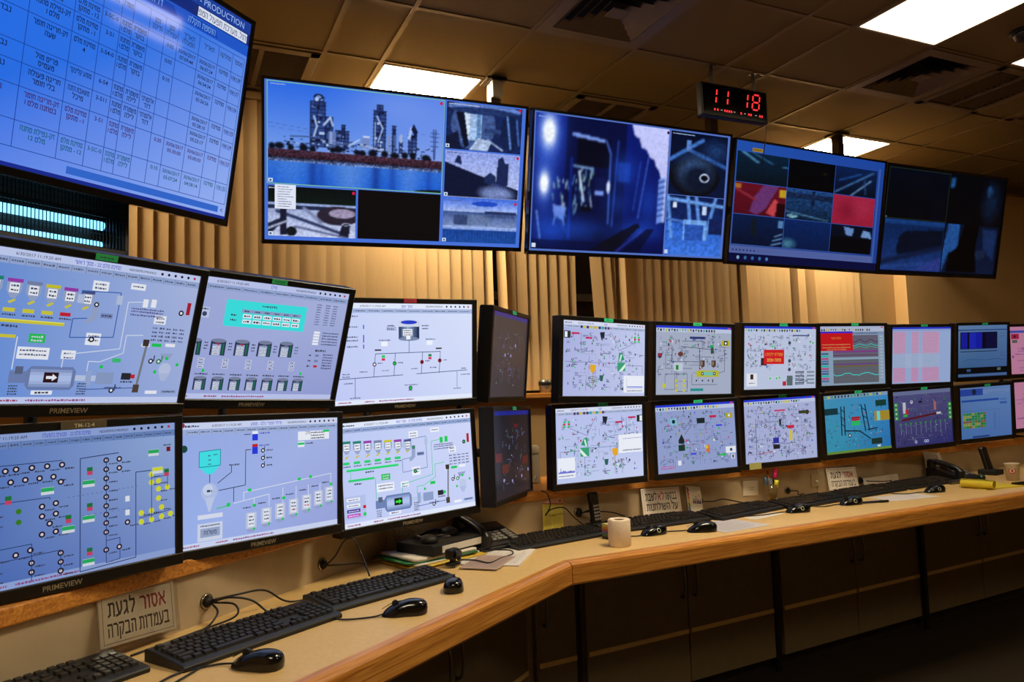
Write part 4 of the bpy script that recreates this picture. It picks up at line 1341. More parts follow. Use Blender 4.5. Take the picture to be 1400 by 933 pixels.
def pic_dark(S, rng):
    S.rect(0, 0, 1, 1, (74, 70, 122), [(84, 84, 140), (84, 80, 130), (50, 50, 116), (60, 58, 112)])
    S.rect(0, 0, 1, .07, (110, 120, 160))
    busy(S, rng, 204, .02, .06, .98, .97, [(30, 36, 60), (50, 160, 60), (110, 70, 130), (40, 50, 90), (30, 30, 50)])
    S.line([(.12, .52), (.75, .44)], .04, (90, 30, 40)); S.rect(.72, .42, .80, .46, (206, 206, 210)); S.rect(.15, .20, .20, .40, (200, 206, 214)); S.rect(.19, .33, .24, .42, (190, 40, 50)); S.rect(.15, .42, .22, .46, (60, 180, 70)); S.rect(.42, .19, .48, .23, (30, 30, 40))
    for v in (.20, .28, .36, .44):
        S.rect(.005, v, .07, v + .07, (60, 150, 70)); S.rect(.93, v + .06, .99, v + .13, (60, 150, 70)); S.circ(.035, v + .035, .018, (190, 230, 190)); S.circ(.96, v + .095, .018, (190, 230, 190))
    for k in range(10):
        u = .10 + .085 * k
        S.line([(u, .60), (u, .78)], .012, (120, 120, 170)); S.circ(u, .59, .02, (60, 150, 70))
    S.rect(.68, .22, .72, .38, (170, 110, 110)); S.circ(.30, .20, .03, WHT); S.circ(.30, .195, .017, (60, 60, 110))
    for u in (.34, .50, .54):
        S.circ(u, .93, .03, (180, 190, 230), 8); S.circ(u, .93, .015, (60, 60, 110), 8)

def pic_report(S, rng):
    S.rect(0, 0, 1, 1, (104, 150, 222), [(110, 150, 214), (120, 160, 226), (96, 140, 216), (90, 140, 214)])
    S.rect(.0, .03, .45, .16, (50, 84, 190)); S.circ(.28, .09, .06, (30, 44, 80)); S.rect(.45, .06, .98, .14, (130, 166, 226)); S.words(.55, .90, .12, .018, (80, 120, 190), rng)
    S.rect(.03, .24, .76, .28, (44, 90, 190)); S.rect(.78, .25, .92, .29, (90, 140, 214)); S.rect(.78, .32, .92, .36, (60, 110, 200)); S.rect(.04, .46, .76, .465, (70, 110, 190))
    for r in range(6):
        for c in range(8):
            S.rect(.05 + .056 * c, .50 + .05 * r, .101 + .056 * c, .545 + .05 * r, rng.choice([(60, 170, 50), (50, 150, 60), (190, 200, 50), (90, 180, 60), (170, 120, 40)]))
            S.words(.058 + .056 * c, .092 + .056 * c, .522 + .05 * r, .02, (30, 60, 40), rng)
    for r in range(12):
        S.words(.64, .69, .52 + .03 * r, .016, (60, 90, 150), rng)
    S.line([(.76, .46), (.75, .90)], .005, (80, 120, 190)); S.rect(.22, .955, .55, .99, (40, 80, 160)); S.words(.26, .5, .972, .02, (20, 40, 90), rng)

def pic_dim(S, rng, low):
    S.rect(0, 0, 1, 1, (62, 56, 60), [(66, 60, 62), (58, 52, 54), (56, 50, 52), (66, 60, 66)] if not low else [(26, 24, 34), (26, 24, 32), (40, 34, 38), (44, 40, 46)])
    S.rect(0, 0, 1, .05, (52, 44, 120) if not low else (24, 34, 130))
    busy(S, rng, 76, .15, .2, .9, .92, [(40, 36, 44), (50, 44, 56), (36, 30, 36)] if not low else [(40, 34, 44), (60, 36, 40), (30, 30, 40)])
    pts = ((.36, .50), (.52, .50), (.64, .37)) if not low else ((.22, .80), (.45, .83), (.72, .80), (.92, .74))
    for u, v in pts:
        S.circ(u, v, .022, (150, 140, 190), 8)
    if low:
        S.rect(.52, .16, .64, .20, (90, 26, 36)); S.rect(.02, .48, .18, .58, (90, 34, 34)); S.rect(.74, .56, .92, .66, (80, 36, 34)); S.rect(.18, .62, .36, .72, (84, 40, 34))

# ---- camera feeds on the big screens
def feed_plant(rs):
    c = Cv(236, 150).grad(0, .66, (44, 104, 226), (112, 152, 232))
    c.mix(np.clip(c.X - .25, 0, 1) * (c.Y < .66), (150, 166, 236), .55)
    c.mix(np.exp(-((c.X - .72) / .25) ** 2 - ((c.Y - .1) / .2) ** 2) * (c.Y < .66), (150, 172, 240), .35)
    r = random.Random(3)
    dk, md, lt = (14, 24, 60), (40, 60, 112), (170, 194, 236)
    def lattice_tower(u, v, w, v1=.60):
        """open steel tower: floors, posts, braces and vessels inside"""
        c.rect(u, v, u + w, v1, (30, 48, 104), .75)
        n = int((v1 - v) / .035)
        for j in range(n + 1):
            y = v + (v1 - v) * j / n
            c.rect(u - .003, y, u + w + .003, y + .006, dk)
            for i in range(3):
                if r.random() < .55:
                    a = u + r.random() * w * .7
                    c.rect(a, y + .006, a + w * r.uniform(.12, .35), y + .03, r.choice([dk, dk, md, (80, 104, 168), lt, (10, 16, 40)]))
        for a in (u, u + w * .45, u + w - .004):
            c.rect(a, v, a + .004, v1, dk)
    lattice_tower(.225, .15, .085); lattice_tower(.245, .105, .055, .2); lattice_tower(.31, .29, .04); lattice_tower(.365, .42, .075); lattice_tower(.40, .36, .02, .5)
    lattice_tower(.58, .18, .075); lattice_tower(.60, .12, .035, .2); lattice_tower(.69, .32, .022); lattice_tower(.735, .44, .022); lattice_tower(.79, .40, .05)
    c.ell(.27, .105, .026, .03, dk); c.ell(.27, .108, .016, .018, (110, 140, 200)); c.ell(.26, .13, .012, .02, lt)
    c.poly([(.785, .44), (.80, .32), (.815, .32), (.80, .46)], lt); c.poly([(.805, .34), (.82, .28), (.845, .36), (.835, .44)], dk)
    c.line(.245, .30, .262, .40, .008, lt); c.line(.262, .40, .245, .50, .008, lt); c.line(.30, .38, .335, .30, .010, lt); c.line(.335, .30, .35, .38, .008, lt)
    c.line(.60, .24, .635, .36, .007, lt); c.line(.635, .36, .61, .50, .006, lt); c.line(.59, .30, .59, .55, .004, lt)
    c.rect(.325, .44, .37, .60, (96, 118, 176)); c.rect(.335, .44, .345, .60, (140, 160, 206)); c.rect(.665, .42, .685, .60, (120, 142, 196)); c.rect(.70, .42, .715, .6, (70, 92, 150))
    c.ell(.745, .45, .012, .05, (150, 172, 220)); c.poly([(.50, .58), (.52, .46), (.56, .46), (.56, .58)], (110, 134, 192)); c.rect(.52, .45, .56, .475, (190, 206, 236))
    c.line(.33, .60, .46, .53, .008, (60, 80, 130)); c.line(.44, .57, .50, .50, .008, lt); c.line(.50, .54, .80, .66, .010, (150, 170, 220)); c.line(.12, .52, .24, .51, .006, (60, 80, 130))
    for k in range(110):
        u = r.uniform(.08, .93)
        v = r.uniform(.52, .64)
        c.rect(u, v, u + r.uniform(.005, .022), v + r.uniform(.006, .02), r.choice([(20, 32, 62), (50, 70, 124), (96, 120, 176), (12, 20, 40), (150, 170, 216), (34, 52, 100)]))
    for u in (.02, .06, .12, .19, .24, .35, .38, .49, .52, .58, .65, .71, .77, .82, .90):
        c.ell(u, .635 + r.uniform(-.015, .01), r.uniform(.016, .03), r.uniform(.025, .045), (8, 14, 30), 1, .3)
    for a in (.942, .956):
        c.line(a, .32, a + (.006 if a < .95 else -.002), .64, .004, (40, 60, 116))
    for v in (.36, .40, .45, .50):
        c.line(.925, v, .975, v, .0035, (44, 64, 120))
    c.line(0, .40, .22, .44, .002, (70, 100, 180)); c.line(.86, .38, 1, .40, .002, (90, 120, 200)); c.line(0, .44, .22, .47, .002, (80, 110, 190))
    c.grad(.655, .735, (70, 42, 60), (46, 26, 38)); c.noise(.45, 5, 2, .655, .735)
    c.grad(.735, .775, (26, 34, 64), (110, 134, 186)); c.noise(.5, 6, 2, .735, .775)
    c.grad(.775, 1, (46, 106, 206), (28, 92, 206))
    for u, w, col, k in ((.24, .025, (14, 50, 140), .7), (.29, .02, (20, 60, 160), .5), (.60, .025, (12, 46, 130), .7), (.70, .02, (16, 54, 150), .5), (.92, .02, (16, 60, 160), .5), (.45, .09, (116, 160, 228), .5), (.12, .08, (90, 146, 230), .35), (.80, .06, (100, 146, 226), .5)):
        c.mix(np.exp(-((c.X - u) / w) ** 2) * (c.Y > .775), col, k)
    c.noise(.06, 9, 2, .78, 1)
    c.ell(.97, 1.0, .14, .03, (14, 34, 40))
    return c.blur(1).a

def feed_dark_tanks(w, h, seed):
    c = Cv(w, h, (20, 36, 86))
    c.ell(.35, .45, .30, .55, (60, 84, 140)); c.rect(.20, .12, .46, .78, (160, 190, 236)); c.rect(.24, .15, .30, .72, (206, 222, 246)); c.rect(.39, .2, .45, .8, (90, 130, 180))
    c.poly([(.12, .2), (.22, .15), (.30, .9), (.24, .95)], (10, 16, 40)); c.ell(.5, .08, .5, .12, (90, 120, 190)); c.ell(.5, .14, .45, .08, (30, 50, 100))
    c.ell(.85, .55, .15, .40, (16, 30, 70)); c.line(.80, .2, .86, .9, .02, (90, 130, 200)); c.line(.93, .25, .97, .8, .02, (60, 100, 180)); c.poly([(.3, 1), (.42, .72), (.60, .78), (.55, 1)], (170, 190, 226)); c.poly([(.0, .75), (.15, .6), (.2, 1), (0, 1)], (14, 22, 50)); c.line(.55, .75, .75, .95, .02, (150, 170, 210)); c.rect(.5, .5, .72, .6, (40, 60, 110))
    return c.noise(.16, seed, 3).blur(1).a
def feed_conveyor(w, h, seed):
    c = Cv(w, h).grad(0, 1, (140, 158, 228), (190, 200, 240))
    c.poly([(0, .25), (.3, .42), (1, .78), (1, 1), (0, 1)], (12, 20, 50)); c.poly([(.12, .25), (.16, .10), (.20, .12), (.22, .3)], (24, 36, 80)); c.poly([(.68, .75), (.70, .12), (.76, .06), (.80, .2), (.85, .2), (.84, .8)], (24, 36, 80)); c.poly([(.52, .55), (.6, .42), (.68, .5), (.68, .7), (.52, .65)], (26, 40, 84))
    for u, v in ((.55, .86), (.66, .80), (.72, .92), (.85, .9), (.60, .95), (.78, .84)):
        c.ell(u, v, .09, .10, (140, 160, 220), .6, .6)
    return c.noise(.12, seed, 2).blur(1).a
def feed_canal(w, h, seed):
    c = Cv(w, h).grad(0, .3, (70, 110, 220), (170, 190, 240)).grad(.3, .62, (60, 84, 140), (120, 140, 190)).grad(.62, .70, (170, 190, 236), (120, 150, 220)).grad(.70, 1, (20, 60, 140), (24, 70, 150))
    c.ell(.55, .10, .18, .06, (30, 70, 190)); c.rect(.55, .26, .98, .33, (30, 44, 90)); c.rect(.33, .36, .60, .60, (96, 116, 160)); c.rect(.14, .38, .32, .60, (50, 66, 110))
    for k in range(16):
        c.line(.56 + .026 * k, .28, .56 + .026 * k, .40, .008, (40, 56, 100))
    for k in range(24):
        c.rect(.04 * k, .74, .04 * k + .012, .98, (40, 96, 190), .5)
    return c.noise(.10, seed, 3).blur(1).a
def feed_yard(w, h, seed):
    c = Cv(w, h).grad(0, .32, (6, 12, 16), (10, 24, 20)).grad(.32, 1, (150, 164, 206), (190, 200, 232))
    c.rect(0, .33, 1, .38, (150, 170, 220)); c.rect(0, .38, 1, .45, (30, 40, 70))
    c.ell(.80, .55, .26, .20, (40, 34, 50)); c.ell(.84, .50, .16, .10, (150, 140, 170)); c.line(.10, .50, .85, .92, .03, (40, 50, 90)); c.line(.40, .42, .60, .70, .03, (120, 130, 170)); c.poly([(0, 1), (0, .75), (.18, .60), (.2, .66)], (30, 36, 60)); c.rect(.13, .42, .20, .98, (24, 26, 50)); c.poly([(.80, 1), (.84, .72), (.94, .72), (.92, 1)], (24, 26, 44)); c.ell(.89, .72, .055, .03, (190, 200, 230)); c.ell(.89, .72, .035, .018, (30, 30, 50)); c.ell(.26, .90, .06, .10, (16, 20, 26)); c.line(0, .85, .2, .7, .02, (170, 180, 210)); c.line(.3, .8, .9, 1, .02, (90, 100, 140))
    return c.noise(.12, seed, 2).blur(1).a
def feed_smoke():
    c = Cv(150, 120).grad(0, 1, (8, 24, 110), (4, 12, 72))
    c.rect(.22, .0, .66, .95, (4, 10, 48), .85); c.rect(.30, .14, .54, .36, (3, 5, 24)); c.poly([(.26, .11), (.50, .14), (.50, .165), (.26, .14)], (120, 150, 230)); c.line(.51, .15, .545, .24, .008, (70, 100, 200)); c.line(.545, .24, .55, .78, .007, (70, 100, 190)); c.line(.60, .14, .58, .80, .006, (40, 70, 170)); c.line(.84, .24, .78, .72, .006, (60, 90, 190)); c.line(.78, .28, .74, .66, .006, (30, 60, 160))
    c.rect(.25, .30, .275, .92, (10, 30, 120)); c.rect(.61, .30, .70, .45, (24, 60, 160), .6)
    c.poly([(.70, .0), (1, .0), (1, .50), (.955, .42), (.93, .34), (.90, .30), (.885, .25), (.85, .24), (.82, .18), (.78, .17), (.76, .10), (.72, .08)], (190, 196, 248)); c.poly([(.93, .40), (.985, .38), (.975, .74), (.93, .76)], (120, 150, 226)); c.poly([(.98, .40), (1, .40), (1, .75), (.97, .74)], (170, 186, 240))
    for k in range(7):
        c.line(.925, .43 + .045 * k, .98, .41 + .045 * k, .005, (24, 44, 120))
    r = random.Random(8)
    for k in range(70):
        u, v = (r.uniform(.28, .42), r.uniform(.36, .66)) if k < 45 else (r.uniform(.12, .24), r.uniform(.45, .75))
        c.line(u, v, u + r.uniform(-.015, .015), v + r.uniform(.02, .08), .005, r.choice([(150, 190, 210), (206, 226, 236), (16, 30, 80), (6, 14, 50), (70, 120, 190), (110, 150, 130)]))
    c.line(.32, .40, .36, .62, .010, (190, 214, 236)); c.line(.28, .36, .42, .37, .008, (120, 160, 210)); c.rect(.44, .52, .51, .57, (120, 150, 230)); c.rect(.44, .43, .52, .53, (10, 20, 70)); c.ell(.54, .50, .013, .05, (220, 230, 250)); c.line(.14, .68, .24, .86, .012, (16, 30, 90)); c.poly([(.14, .66), (.24, .68), (.22, .78), (.15, .74)], (110, 140, 220))
    c.line(.03, .72, .06, .92, .006, (150, 176, 236)); c.rect(.34, .66, .42, .70, (3, 6, 20)); c.ell(.48, .88, .05, .04, (2, 6, 30), .8, .4)
    c.blur(1)
    for u, v, a, b, k, col in ((.09, .14, .10, .24, .75, (70, 120, 250)), (.075, .52, .075, .2, .6, (70, 120, 250)), (.095, .13, .045, .10, 1, (240, 246, 255)), (.075, .51, .030, .075, 1, (240, 246, 255))):
        m = np.exp(-(((c.X - u) / a) ** 2 + ((c.Y - v) / b) ** 2))
        c.mix(np.clip(m * (1.6 if k == 1 else 1.1), 0, 1), col, k)
    for u, v, a, b, k in ((.30, .84, .22, .09, .45), (.80, .82, .18, .08, .5), (.66, .36, .10, .12, .45), (.12, .86, .12, .12, .5), (.86, .60, .08, .16, .4), (.62, .62, .1, .1, .3)):
        m = np.exp(-(((c.X - u) / a) ** 2 + ((c.Y - v) / b) ** 2))
        c.mix(m, (34, 90, 224), k)
    c.poly([(.40, 1), (.66, .83), (.78, .76), (.80, .79), (.60, 1)], (8, 8, 16), .8); c.poly([(.66, 1), (.86, .80), (.92, .80), (.80, 1)], (3, 6, 30), .7); c.line(.62, 1, .82, .82, .006, (60, 70, 150), .6); c.rect(0, .93, .5, 1, (2, 6, 40), .5)
    return c.noise(.05, 4, 2).blur(1).a
def feed_furnace():
    c = Cv(76, 80).grad(0, 1, (6, 14, 40), (8, 20, 54))
    c.line(0, .45, .55, .1, .03, (60, 110, 190)); c.line(.35, .28, 1, .5, .03, (40, 80, 150)); c.ell(.45, .70, .45, .32, (8, 10, 18)); c.ell(.45, .62, .28, .24, (60, 96, 150), .8, .5); c.ell(.50, .72, .24, .2, (8, 14, 34), .9, .3); c.ell(.62, .70, .09, .075, (190, 206, 236)); c.ell(.62, .70, .065, .05, (6, 8, 16)); c.ell(.80, .25, .2, .15, (40, 84, 150), .5, .7); c.rect(.28, .12, .36, .3, (80, 120, 190))
    return c.noise(.14, 3, 3).blur(1).a
def feed_hall():
    c = Cv(76, 76).grad(0, .45, (10, 24, 70), (14, 36, 96)).grad(.45, 1, (40, 90, 190), (60, 116, 220))
    for a, b in ((.0, .1), (.35, .45), (.5, .62), (.85, .7)):
        c.line(a, 0, b, .7, .03, (90, 140, 216))
    c.line(0, .06, 1, .14, .03, (100, 150, 220)); c.line(0, .4, 1, .5, .02, (70, 110, 190)); c.rect(.3, .40, .72, .74, (110, 160, 226)); c.rect(.33, .48, .66, .74, (40, 80, 170)); c.rect(.1, .12, .16, .2, (210, 220, 240)); c.rect(.62, .15, .70, .3, (190, 210, 240)); c.rect(.75, .35, 1, .62, (16, 30, 80))
    return c.noise(.14, 6, 3).blur(1).a
def feed_simple(w, h, c0, c1, marks, seed, nz=.2):
    c = Cv(w, h).grad(0, 1, c0, c1)
    for m in marks:
        getattr(c, m[0])(*m[1:])
    return c.noise(nz, seed, 1).blur(1).a

def pic_tv_plant(S):
    S.rect(0, 0, 1, 1, (70, 112, 214))
    S.raster(.012, .008, .655, .638, feed_plant(3))
    S.raster(.668, .008, .985, .325, feed_dark_tanks(96, 64, 5)); S.raster(.668, .335, .985, .655, feed_conveyor(96, 64, 6)); S.raster(.668, .665, .985, .975, feed_canal(96, 64, 7))
    S.raster(.012, .655, .325, .975, feed_yard(96, 64, 8)); S.rect(.333, .648, .655, .975, (10, 8, 10))
    S.frame(.008, .004, .659, .642, .005, (120, 190, 140))
    for u, v in ((.645, .03), (.975, .02), (.975, .355), (.975, .685), (.316, .675)):
        S.circ(u, v, .011, (200, 30, 70))
    for u, v in ((.02, .62), (.675, .305), (.675, .64), (.675, .96), (.02, .96)):
        S.rect(u - .007, v - .012, u + .008, v + .012, (214, 224, 240)); S.rect(u - .003, v - .006, u + .004, v + .008, (70, 90, 130))
    rng = random.Random(1)
    S.words(.02, .07, .022, .010, (150, 180, 240), rng); S.words(.675, .80, .02, .010, (190, 200, 230), rng); S.words(.675, .76, .35, .010, (60, 70, 120), rng); S.words(.675, .74, .68, .010, (60, 70, 120), rng); S.words(.015, .09, .668, .010, (190, 200, 220), rng)
    S.rect(.035, .645, .108, .80, (222, 228, 244))
    for k in range(9):
        S.words(.045, .045 + rng.uniform(.03, .055), .66 + .0155 * k, .008, (90, 100, 130), rng)

def pic_tv_smoke(S):
    S.rect(0, 0, 1, 1, (80, 110, 190))
    S.raster(.008, .01, .665, .985, feed_smoke()); S.raster(.672, .012, .988, .505, feed_furnace()); S.raster(.672, .51, .988, .985, feed_hall())
    S.circ(.655, .035, .012, (60, 10, 50)); S.rect(.012, .945, .030, .975, (206, 216, 236)); S.rect(.672, .945, .69, .975, (190, 206, 236))
    rng = random.Random(2)
    S.words(.02, .06, .035, .010, (130, 170, 240), rng); S.words(.68, .80, .03, .010, (150, 180, 220), rng)

def pic_tv_nine(S):
    S.rect(0, 0, 1, 1, (40, 84, 176), [(40, 96, 206), (36, 84, 190), (40, 70, 160), (70, 100, 180)])
    S.rect(.10, .045, .165, .075, (190, 150, 30)); S.words(.105, .16, .06, .014, (60, 40, 10), random.Random(3))
    A = lambda u0, v0, u1, v1, img: S.raster(u0, v0, u1, v1, img)
    us, vs_ = (.012, .336, .652, .955), (.085, .34, .605, .86)
    f = [feed_simple(40, 32, (10, 40, 70), (8, 22, 34), [('line', .1, 0, .4, .3, .03, (100, 170, 220)), ('line', .3, 0, .7, .3, .02, (60, 120, 170)), ('ell', .95, .35, .06, .03, (90, 160, 210))], 11),
         feed_simple(40, 32, (3, 6, 12), (4, 4, 6), [('ell', .78, .38, .05, .03, (60, 50, 20), .8, .5)], 12),
         feed_simple(40, 32, (12, 40, 96), (8, 18, 36), [('line', 0, .95, .9, .1, .03, (70, 120, 180)), ('line', .4, 1, .85, .4, .025, (120, 170, 220)), ('line', .1, .5, .6, .2, .03, (30, 80, 160)), ('line', .7, .4, .75, .9, .02, (50, 90, 150))], 13),
         feed_simple(50, 40, (120, 20, 40), (90, 14, 30), [('poly', [(.55, 0), (.85, 0), (.6, .8), (.45, 1), (.3, .9), (.38, .4)], (120, 60, 130)), ('poly', [(.62, .9), (.78, .4), (.85, .5), (.8, 1)], (226, 80, 90)), ('rect', .86, .1, 1, .35, (220, 180, 40)), ('rect', 0, .05, .12, .2, (190, 120, 50)), ('line', 0, .2, .4, .5, .03, (170, 50, 70)), ('rect', .82, .55, 1, 1, (40, 6, 14))], 14, .12),
         feed_simple(50, 40, (36, 84, 150), (14, 36, 66), [('rect', .55, 0, .6, .5, (14, 28, 60)), ('rect', 0, .12, 1, .3, (24, 44, 84)), ('line', 0, .75, .9, .95, .03, (70, 120, 160)), ('ell', .15, .9, .12, .06, (130, 190, 220))], 15, .5),
         feed_simple(50, 40, (186, 40, 76), (176, 34, 66), [('ell', .35, .5, .18, .25, (140, 24, 50), .7, .8), ('ell', .7, .35, .2, .3, (200, 56, 90), .6, .8)], 16, .08),
         feed_simple(50, 40, (10, 34, 84), (6, 20, 52), [('rect', .88, .08, .98, .35, (100, 150, 214)), ('poly', [(.75, 1), (.88, .45), (1, .4), (.95, 1)], (16, 30, 70)), ('line', .78, .95, .98, .85, .02, (120, 170, 220)), ('line', .8, .8, .98, .7, .02, (120, 170, 220)), ('line', .84, .65, .98, .55, .02, (120, 170, 220)), ('rect', .35, .1, .45, .7, (20, 30, 40))], 17),
         feed_simple(50, 40, (12, 44, 110), (8, 30, 80), [('ell', .1, .85, .14, .16, (90, 160, 190), .8, .6)], 18),
         feed_simple(50, 40, (6, 16, 40), (3, 6, 16), [('poly', [(.3, .05), (.55, .1), (.52, .38), (.36, .35)], (120, 160, 226)), ('poly', [(.78, .12), (.95, .18), (.99, .42), (.72, .38)], (130, 170, 236)), ('rect', 0, .45, 1, 1, (3, 5, 12))], 19)]
    for r in range(3):
        for c in range(3):
            A(us[c], vs_[r], us[c + 1] - .004, vs_[r + 1] - .006, f[r * 3 + c])
    S.rect(.0, .87, .975, .93, (96, 116, 190)); S.rect(0, .93, 1, 1, (10, 16, 70)); S.rect(.962, .06, .975, .93, (70, 110, 200))
    for k in range(5):
        S.circ(.06 + .045 * k, .965, .016, rng0.choice([(80, 140, 210), (150, 190, 230), (60, 120, 190)]))
    for k in range(7):
        S.rect(.02 + .022 * k, .895, .03 + .022 * k, .91, (50, 64, 120))
    S.words(.17, .26, .902, .014, (70, 84, 140), rng0); S.words(.75, .93, .90, .012, (70, 84, 140), rng0)
rng0 = random.Random(44)

def pic_tv_dim(S):
    S.rect(0, 0, 1, 1, (4, 8, 18))
    S.raster(.02, .02, .505, .485, feed_simple(40, 26, (6, 16, 34), (4, 7, 16), [('rect', .35, .4, .6, 1, (5, 12, 22)), ('rect', .7, .1, .95, 1, (6, 12, 28))], 21))
    S.raster(.512, .02, .98, .485, feed_simple(40, 26, (4, 8, 16), (4, 7, 14), [('ell', .80, .5, .14, .35, (24, 60, 110), .7, .7), ('ell', .75, .25, .05, .12, (40, 96, 160)), ('rect', .02, .05, .08, .25, (40, 110, 190))], 22, .4))
    S.raster(.02, .495, .505, .98, feed_simple(60, 40, (14, 50, 112), (36, 74, 160), [('rect', 0, .0, 1, .10, (30, 84, 170)), ('poly', [(.25, .35), (.35, .22), (1, .15), (1, .5), (.3, .68), (.22, .66)], (10, 22, 46)), ('line', 0, .85, 1, .5, .05, (22, 40, 84)), ('line', 0, .95, 1, .8, .03, (50, 90, 180)), ('poly', [(.5, 1), (1, .7), (1, 1)], (60, 80, 180))], 23))
    S.raster(.512, .495, .98, .98, feed_simple(60, 40, (10, 26, 56), (18, 36, 76), [('poly', [(.05, 0), (.26, 0), (.26, .5), (.1, .6), (.0, 1), (0, .5)], (46, 110, 200)), ('poly', [(.08, 1), (.12, .6), (.25, .48), (.35, 0), (.62, 0), (.6, .5), (.66, 1)], (2, 3, 7)), ('poly', [(.7, .05), (.98, .08), (.95, .7), (.75, .5)], (30, 60, 120)), ('ell', .7, .6, .1, .1, (34, 52, 90))], 24))
    S.frame(.015, .015, .508, .488, .004, (60, 80, 60)); S.rect(.02, .47, .03, .485, (120, 140, 150))

def pic_tv_table(S):
    rng = random.Random(77)
    S.rect(0, 0, 1, 1, (30, 120, 226), [(20, 100, 230), (60, 120, 226), (150, 176, 240), (16, 100, 224)])
    S.rect(0, .0, 1, .055, (26, 60, 150)); S.rect(0, .055, 1, .11, (16, 40, 120)); S.rect(0, .11, 1, .165, (30, 84, 196))
    S.poly([(.60, .0), (.74, .0), (.76, .05), (.62, .05)], (10, 30, 90)); S.poly([(.55, .12), (.72, .12), (.735, .158), (.56, .158)], (20, 64, 170)); S.poly([(.77, .12), (.87, .12), (.88, .158), (.78, .158)], (20, 64, 170))
    S.rect(.80, .060, .99, .105, (210, 218, 236))
    S.text('REPORT - PRODUCTION', .84, .028, .030, (150, 180, 236), 'c')
    S.text(rev('ניהול, מערכת תפעול המפעל'), .89, .083, .024, (40, 50, 90), 'c')
    S.text(rev('דו"ח תקלות'), .64, .138, .024, (120, 170, 240)); S.text(rev('הוספת תקלה'), .82, .138, .024, (120, 170, 240))
    cols = [.02, .12, .22, .352, .454, .523, .573, .606, .654, .703, .746, .819, .891, .946, .993]
    rows = [.185, .275, .345, .425, .545, .615, .70, .825, .925]
    ln = (20, 60, 150)
    for u in cols:
        S.rect(u - .0008, .185, u + .0008, .925, ln)
    for v in rows:
        S.rect(.02, v - .0013, .993, v + .0013, ln)
    heads = ['', '', '', 'תקלה', 'תיאור מתקן', 'מספר', 'מתקן', 'משמרת', '', 'זמן תיקון', 'זמן עצירה', 'תאריך הפעלה', 'תאריך', 'מחלקה', 'מספר']
    for k in range(len(cols) - 1):
        if heads[k + 1]:
            w = heads[k + 1].split(' ')
            for j, t in enumerate(w):
                S.text(rev(t), (cols[k] + cols[k + 1]) / 2, .218 + .028 * j, .019, BLK, fit=(cols[k + 1] - cols[k]) * .8)
    D1 = ['06:50:00', '06:07:24', '06:54:34', '05:26:26', '05:28:10', '05:23:17', '05:00:03', '04:58:14']
    D2 = ['06:55:04', '07:09:44', '', '', '', '', '05:30:00', '05:07:24']
    Z = ['טחינת מלט 4', 'טחינת מלט 12 - מתקן', 'טחינת מלט 1 - מתקן', 'טחינת מלט 4', 'מסוע קלינקר', 'משאבת הזנה מיכל', 'טחינת מלט 1 - מתקן', 'טחינת מלט 12 - מתקן']
    T = ['זק-נפילת טחנה מלט 4', 'זק-נפילת טחנה מלט 12', 'זק-נפילת טחנה מלט 1', 'זק-חריגה חומר שעה', 'פריט מול מעמיס', 'חריגה פעולה בלי חומר', 'זק-חריגה חומר בטחנה מלט 1', 'זק-נפילת טחנה מלט 12']
    N = ['3-54-0', '3-SC-0', '3-51', '3-54-0', '6-54', '3-511', '3-51', '3-SC-0']
    for r in range(8):
        v0, v1 = rows[r], rows[r + 1]
        ink = (0, 84, 110) if r == 7 else BLK if r in (0, 1) else (60, 10, 80) if r == 6 else (10, 20, 60)
        dv = min(.028, (v1 - v0) / 2.6)
        def two(u, a, b):
            wd = next((c1 - c0 for c0, c1 in zip(cols, cols[1:]) if c0 <= u < c1), .05) * .80
            S.text(a, u, v0 + .022, .017, ink, fit=wd, bold=.012); S.text(b, u, v0 + .022 + dv, .017, ink, fit=wd, bold=.012) if b else None
        if r == 0:
            continue
        two(.969, '1061%02d' % (39 - r), ''); S.rect(.952, v0 + .034, .987, v0 + .036, (30, 40, 200))
        two(.918, rev('טחינה'), '')
        two(.855, '30/06/2017', D1[r])
        if D2[r]:
            two(.782, '30/06/2017', D2[r])
        if r in (1, 2, 3, 6, 7):
            two(.725, '0:%02d' % (10, 5, 5, 10, 0, 0, 30, 10)[r], '')
        two(.63, rev('משמרת'), rev('לילה' if r > 3 else 'בוקר'))
        if r in (4, 5):
            two(.678, rev('אלקטרוני'), rev('דוד'))
        two(.59, rev('טחנת'), rev('מלט 1')); two(.548, N[r], '')
        w = Z[r].split(' ')
        two(.488, rev(' '.join(w[:2])), rev(' '.join(w[2:])))
        w = T[r].split(' ')
        two(.405, rev(' '.join(w[:2])), rev(' '.join(w[2:])))
        two(.30, rev('נבדק'), '')
        two(.18, rev('דיווח'), '')
    S.rect(.483, .942, .968, .972, (46, 100, 200)); S.text('<', .982, .957, .026, (20, 40, 120)); S.rect(0, .985, 1, 1, (20, 40, 140))

# ================================================================== MONITORS AND BIG SCREENS
m_scr = screen_mat('lcd_picture', .25, 1.0, .2)
m_scr_big = screen_mat('glossy_lcd_picture', .06, 1.0, .5)
m_scr_tv = screen_mat('tv_picture', .12, 1.0, .15)
m_scr_dim = screen_mat('dimmed_tv_picture', .12, .62, .15)
m_scr_low = screen_mat('low_tv_picture', .12, .42, .15)
m_print = print_mat()
m_bezel = mat('monitor_bezel', (10, 9, 9), .38, var=.08, scale=50)
m_bezel_tv = mat('tv_bezel', (8, 8, 9), .15, var=.0)
m_brand = mat('bezel_lettering', (150, 136, 110), .4)
CZ = 1.28

def head_matrix(c, yw, tilt, rl):
    return Matrix.Translation((c[0], c[1], c[2] + CZ)) @ Matrix.Rotation(rad(yw), 4, 'Z') @ Matrix.Rotation(rad(tilt), 4, 'X') @ Matrix.Rotation(rad(-rl), 4, 'Y')

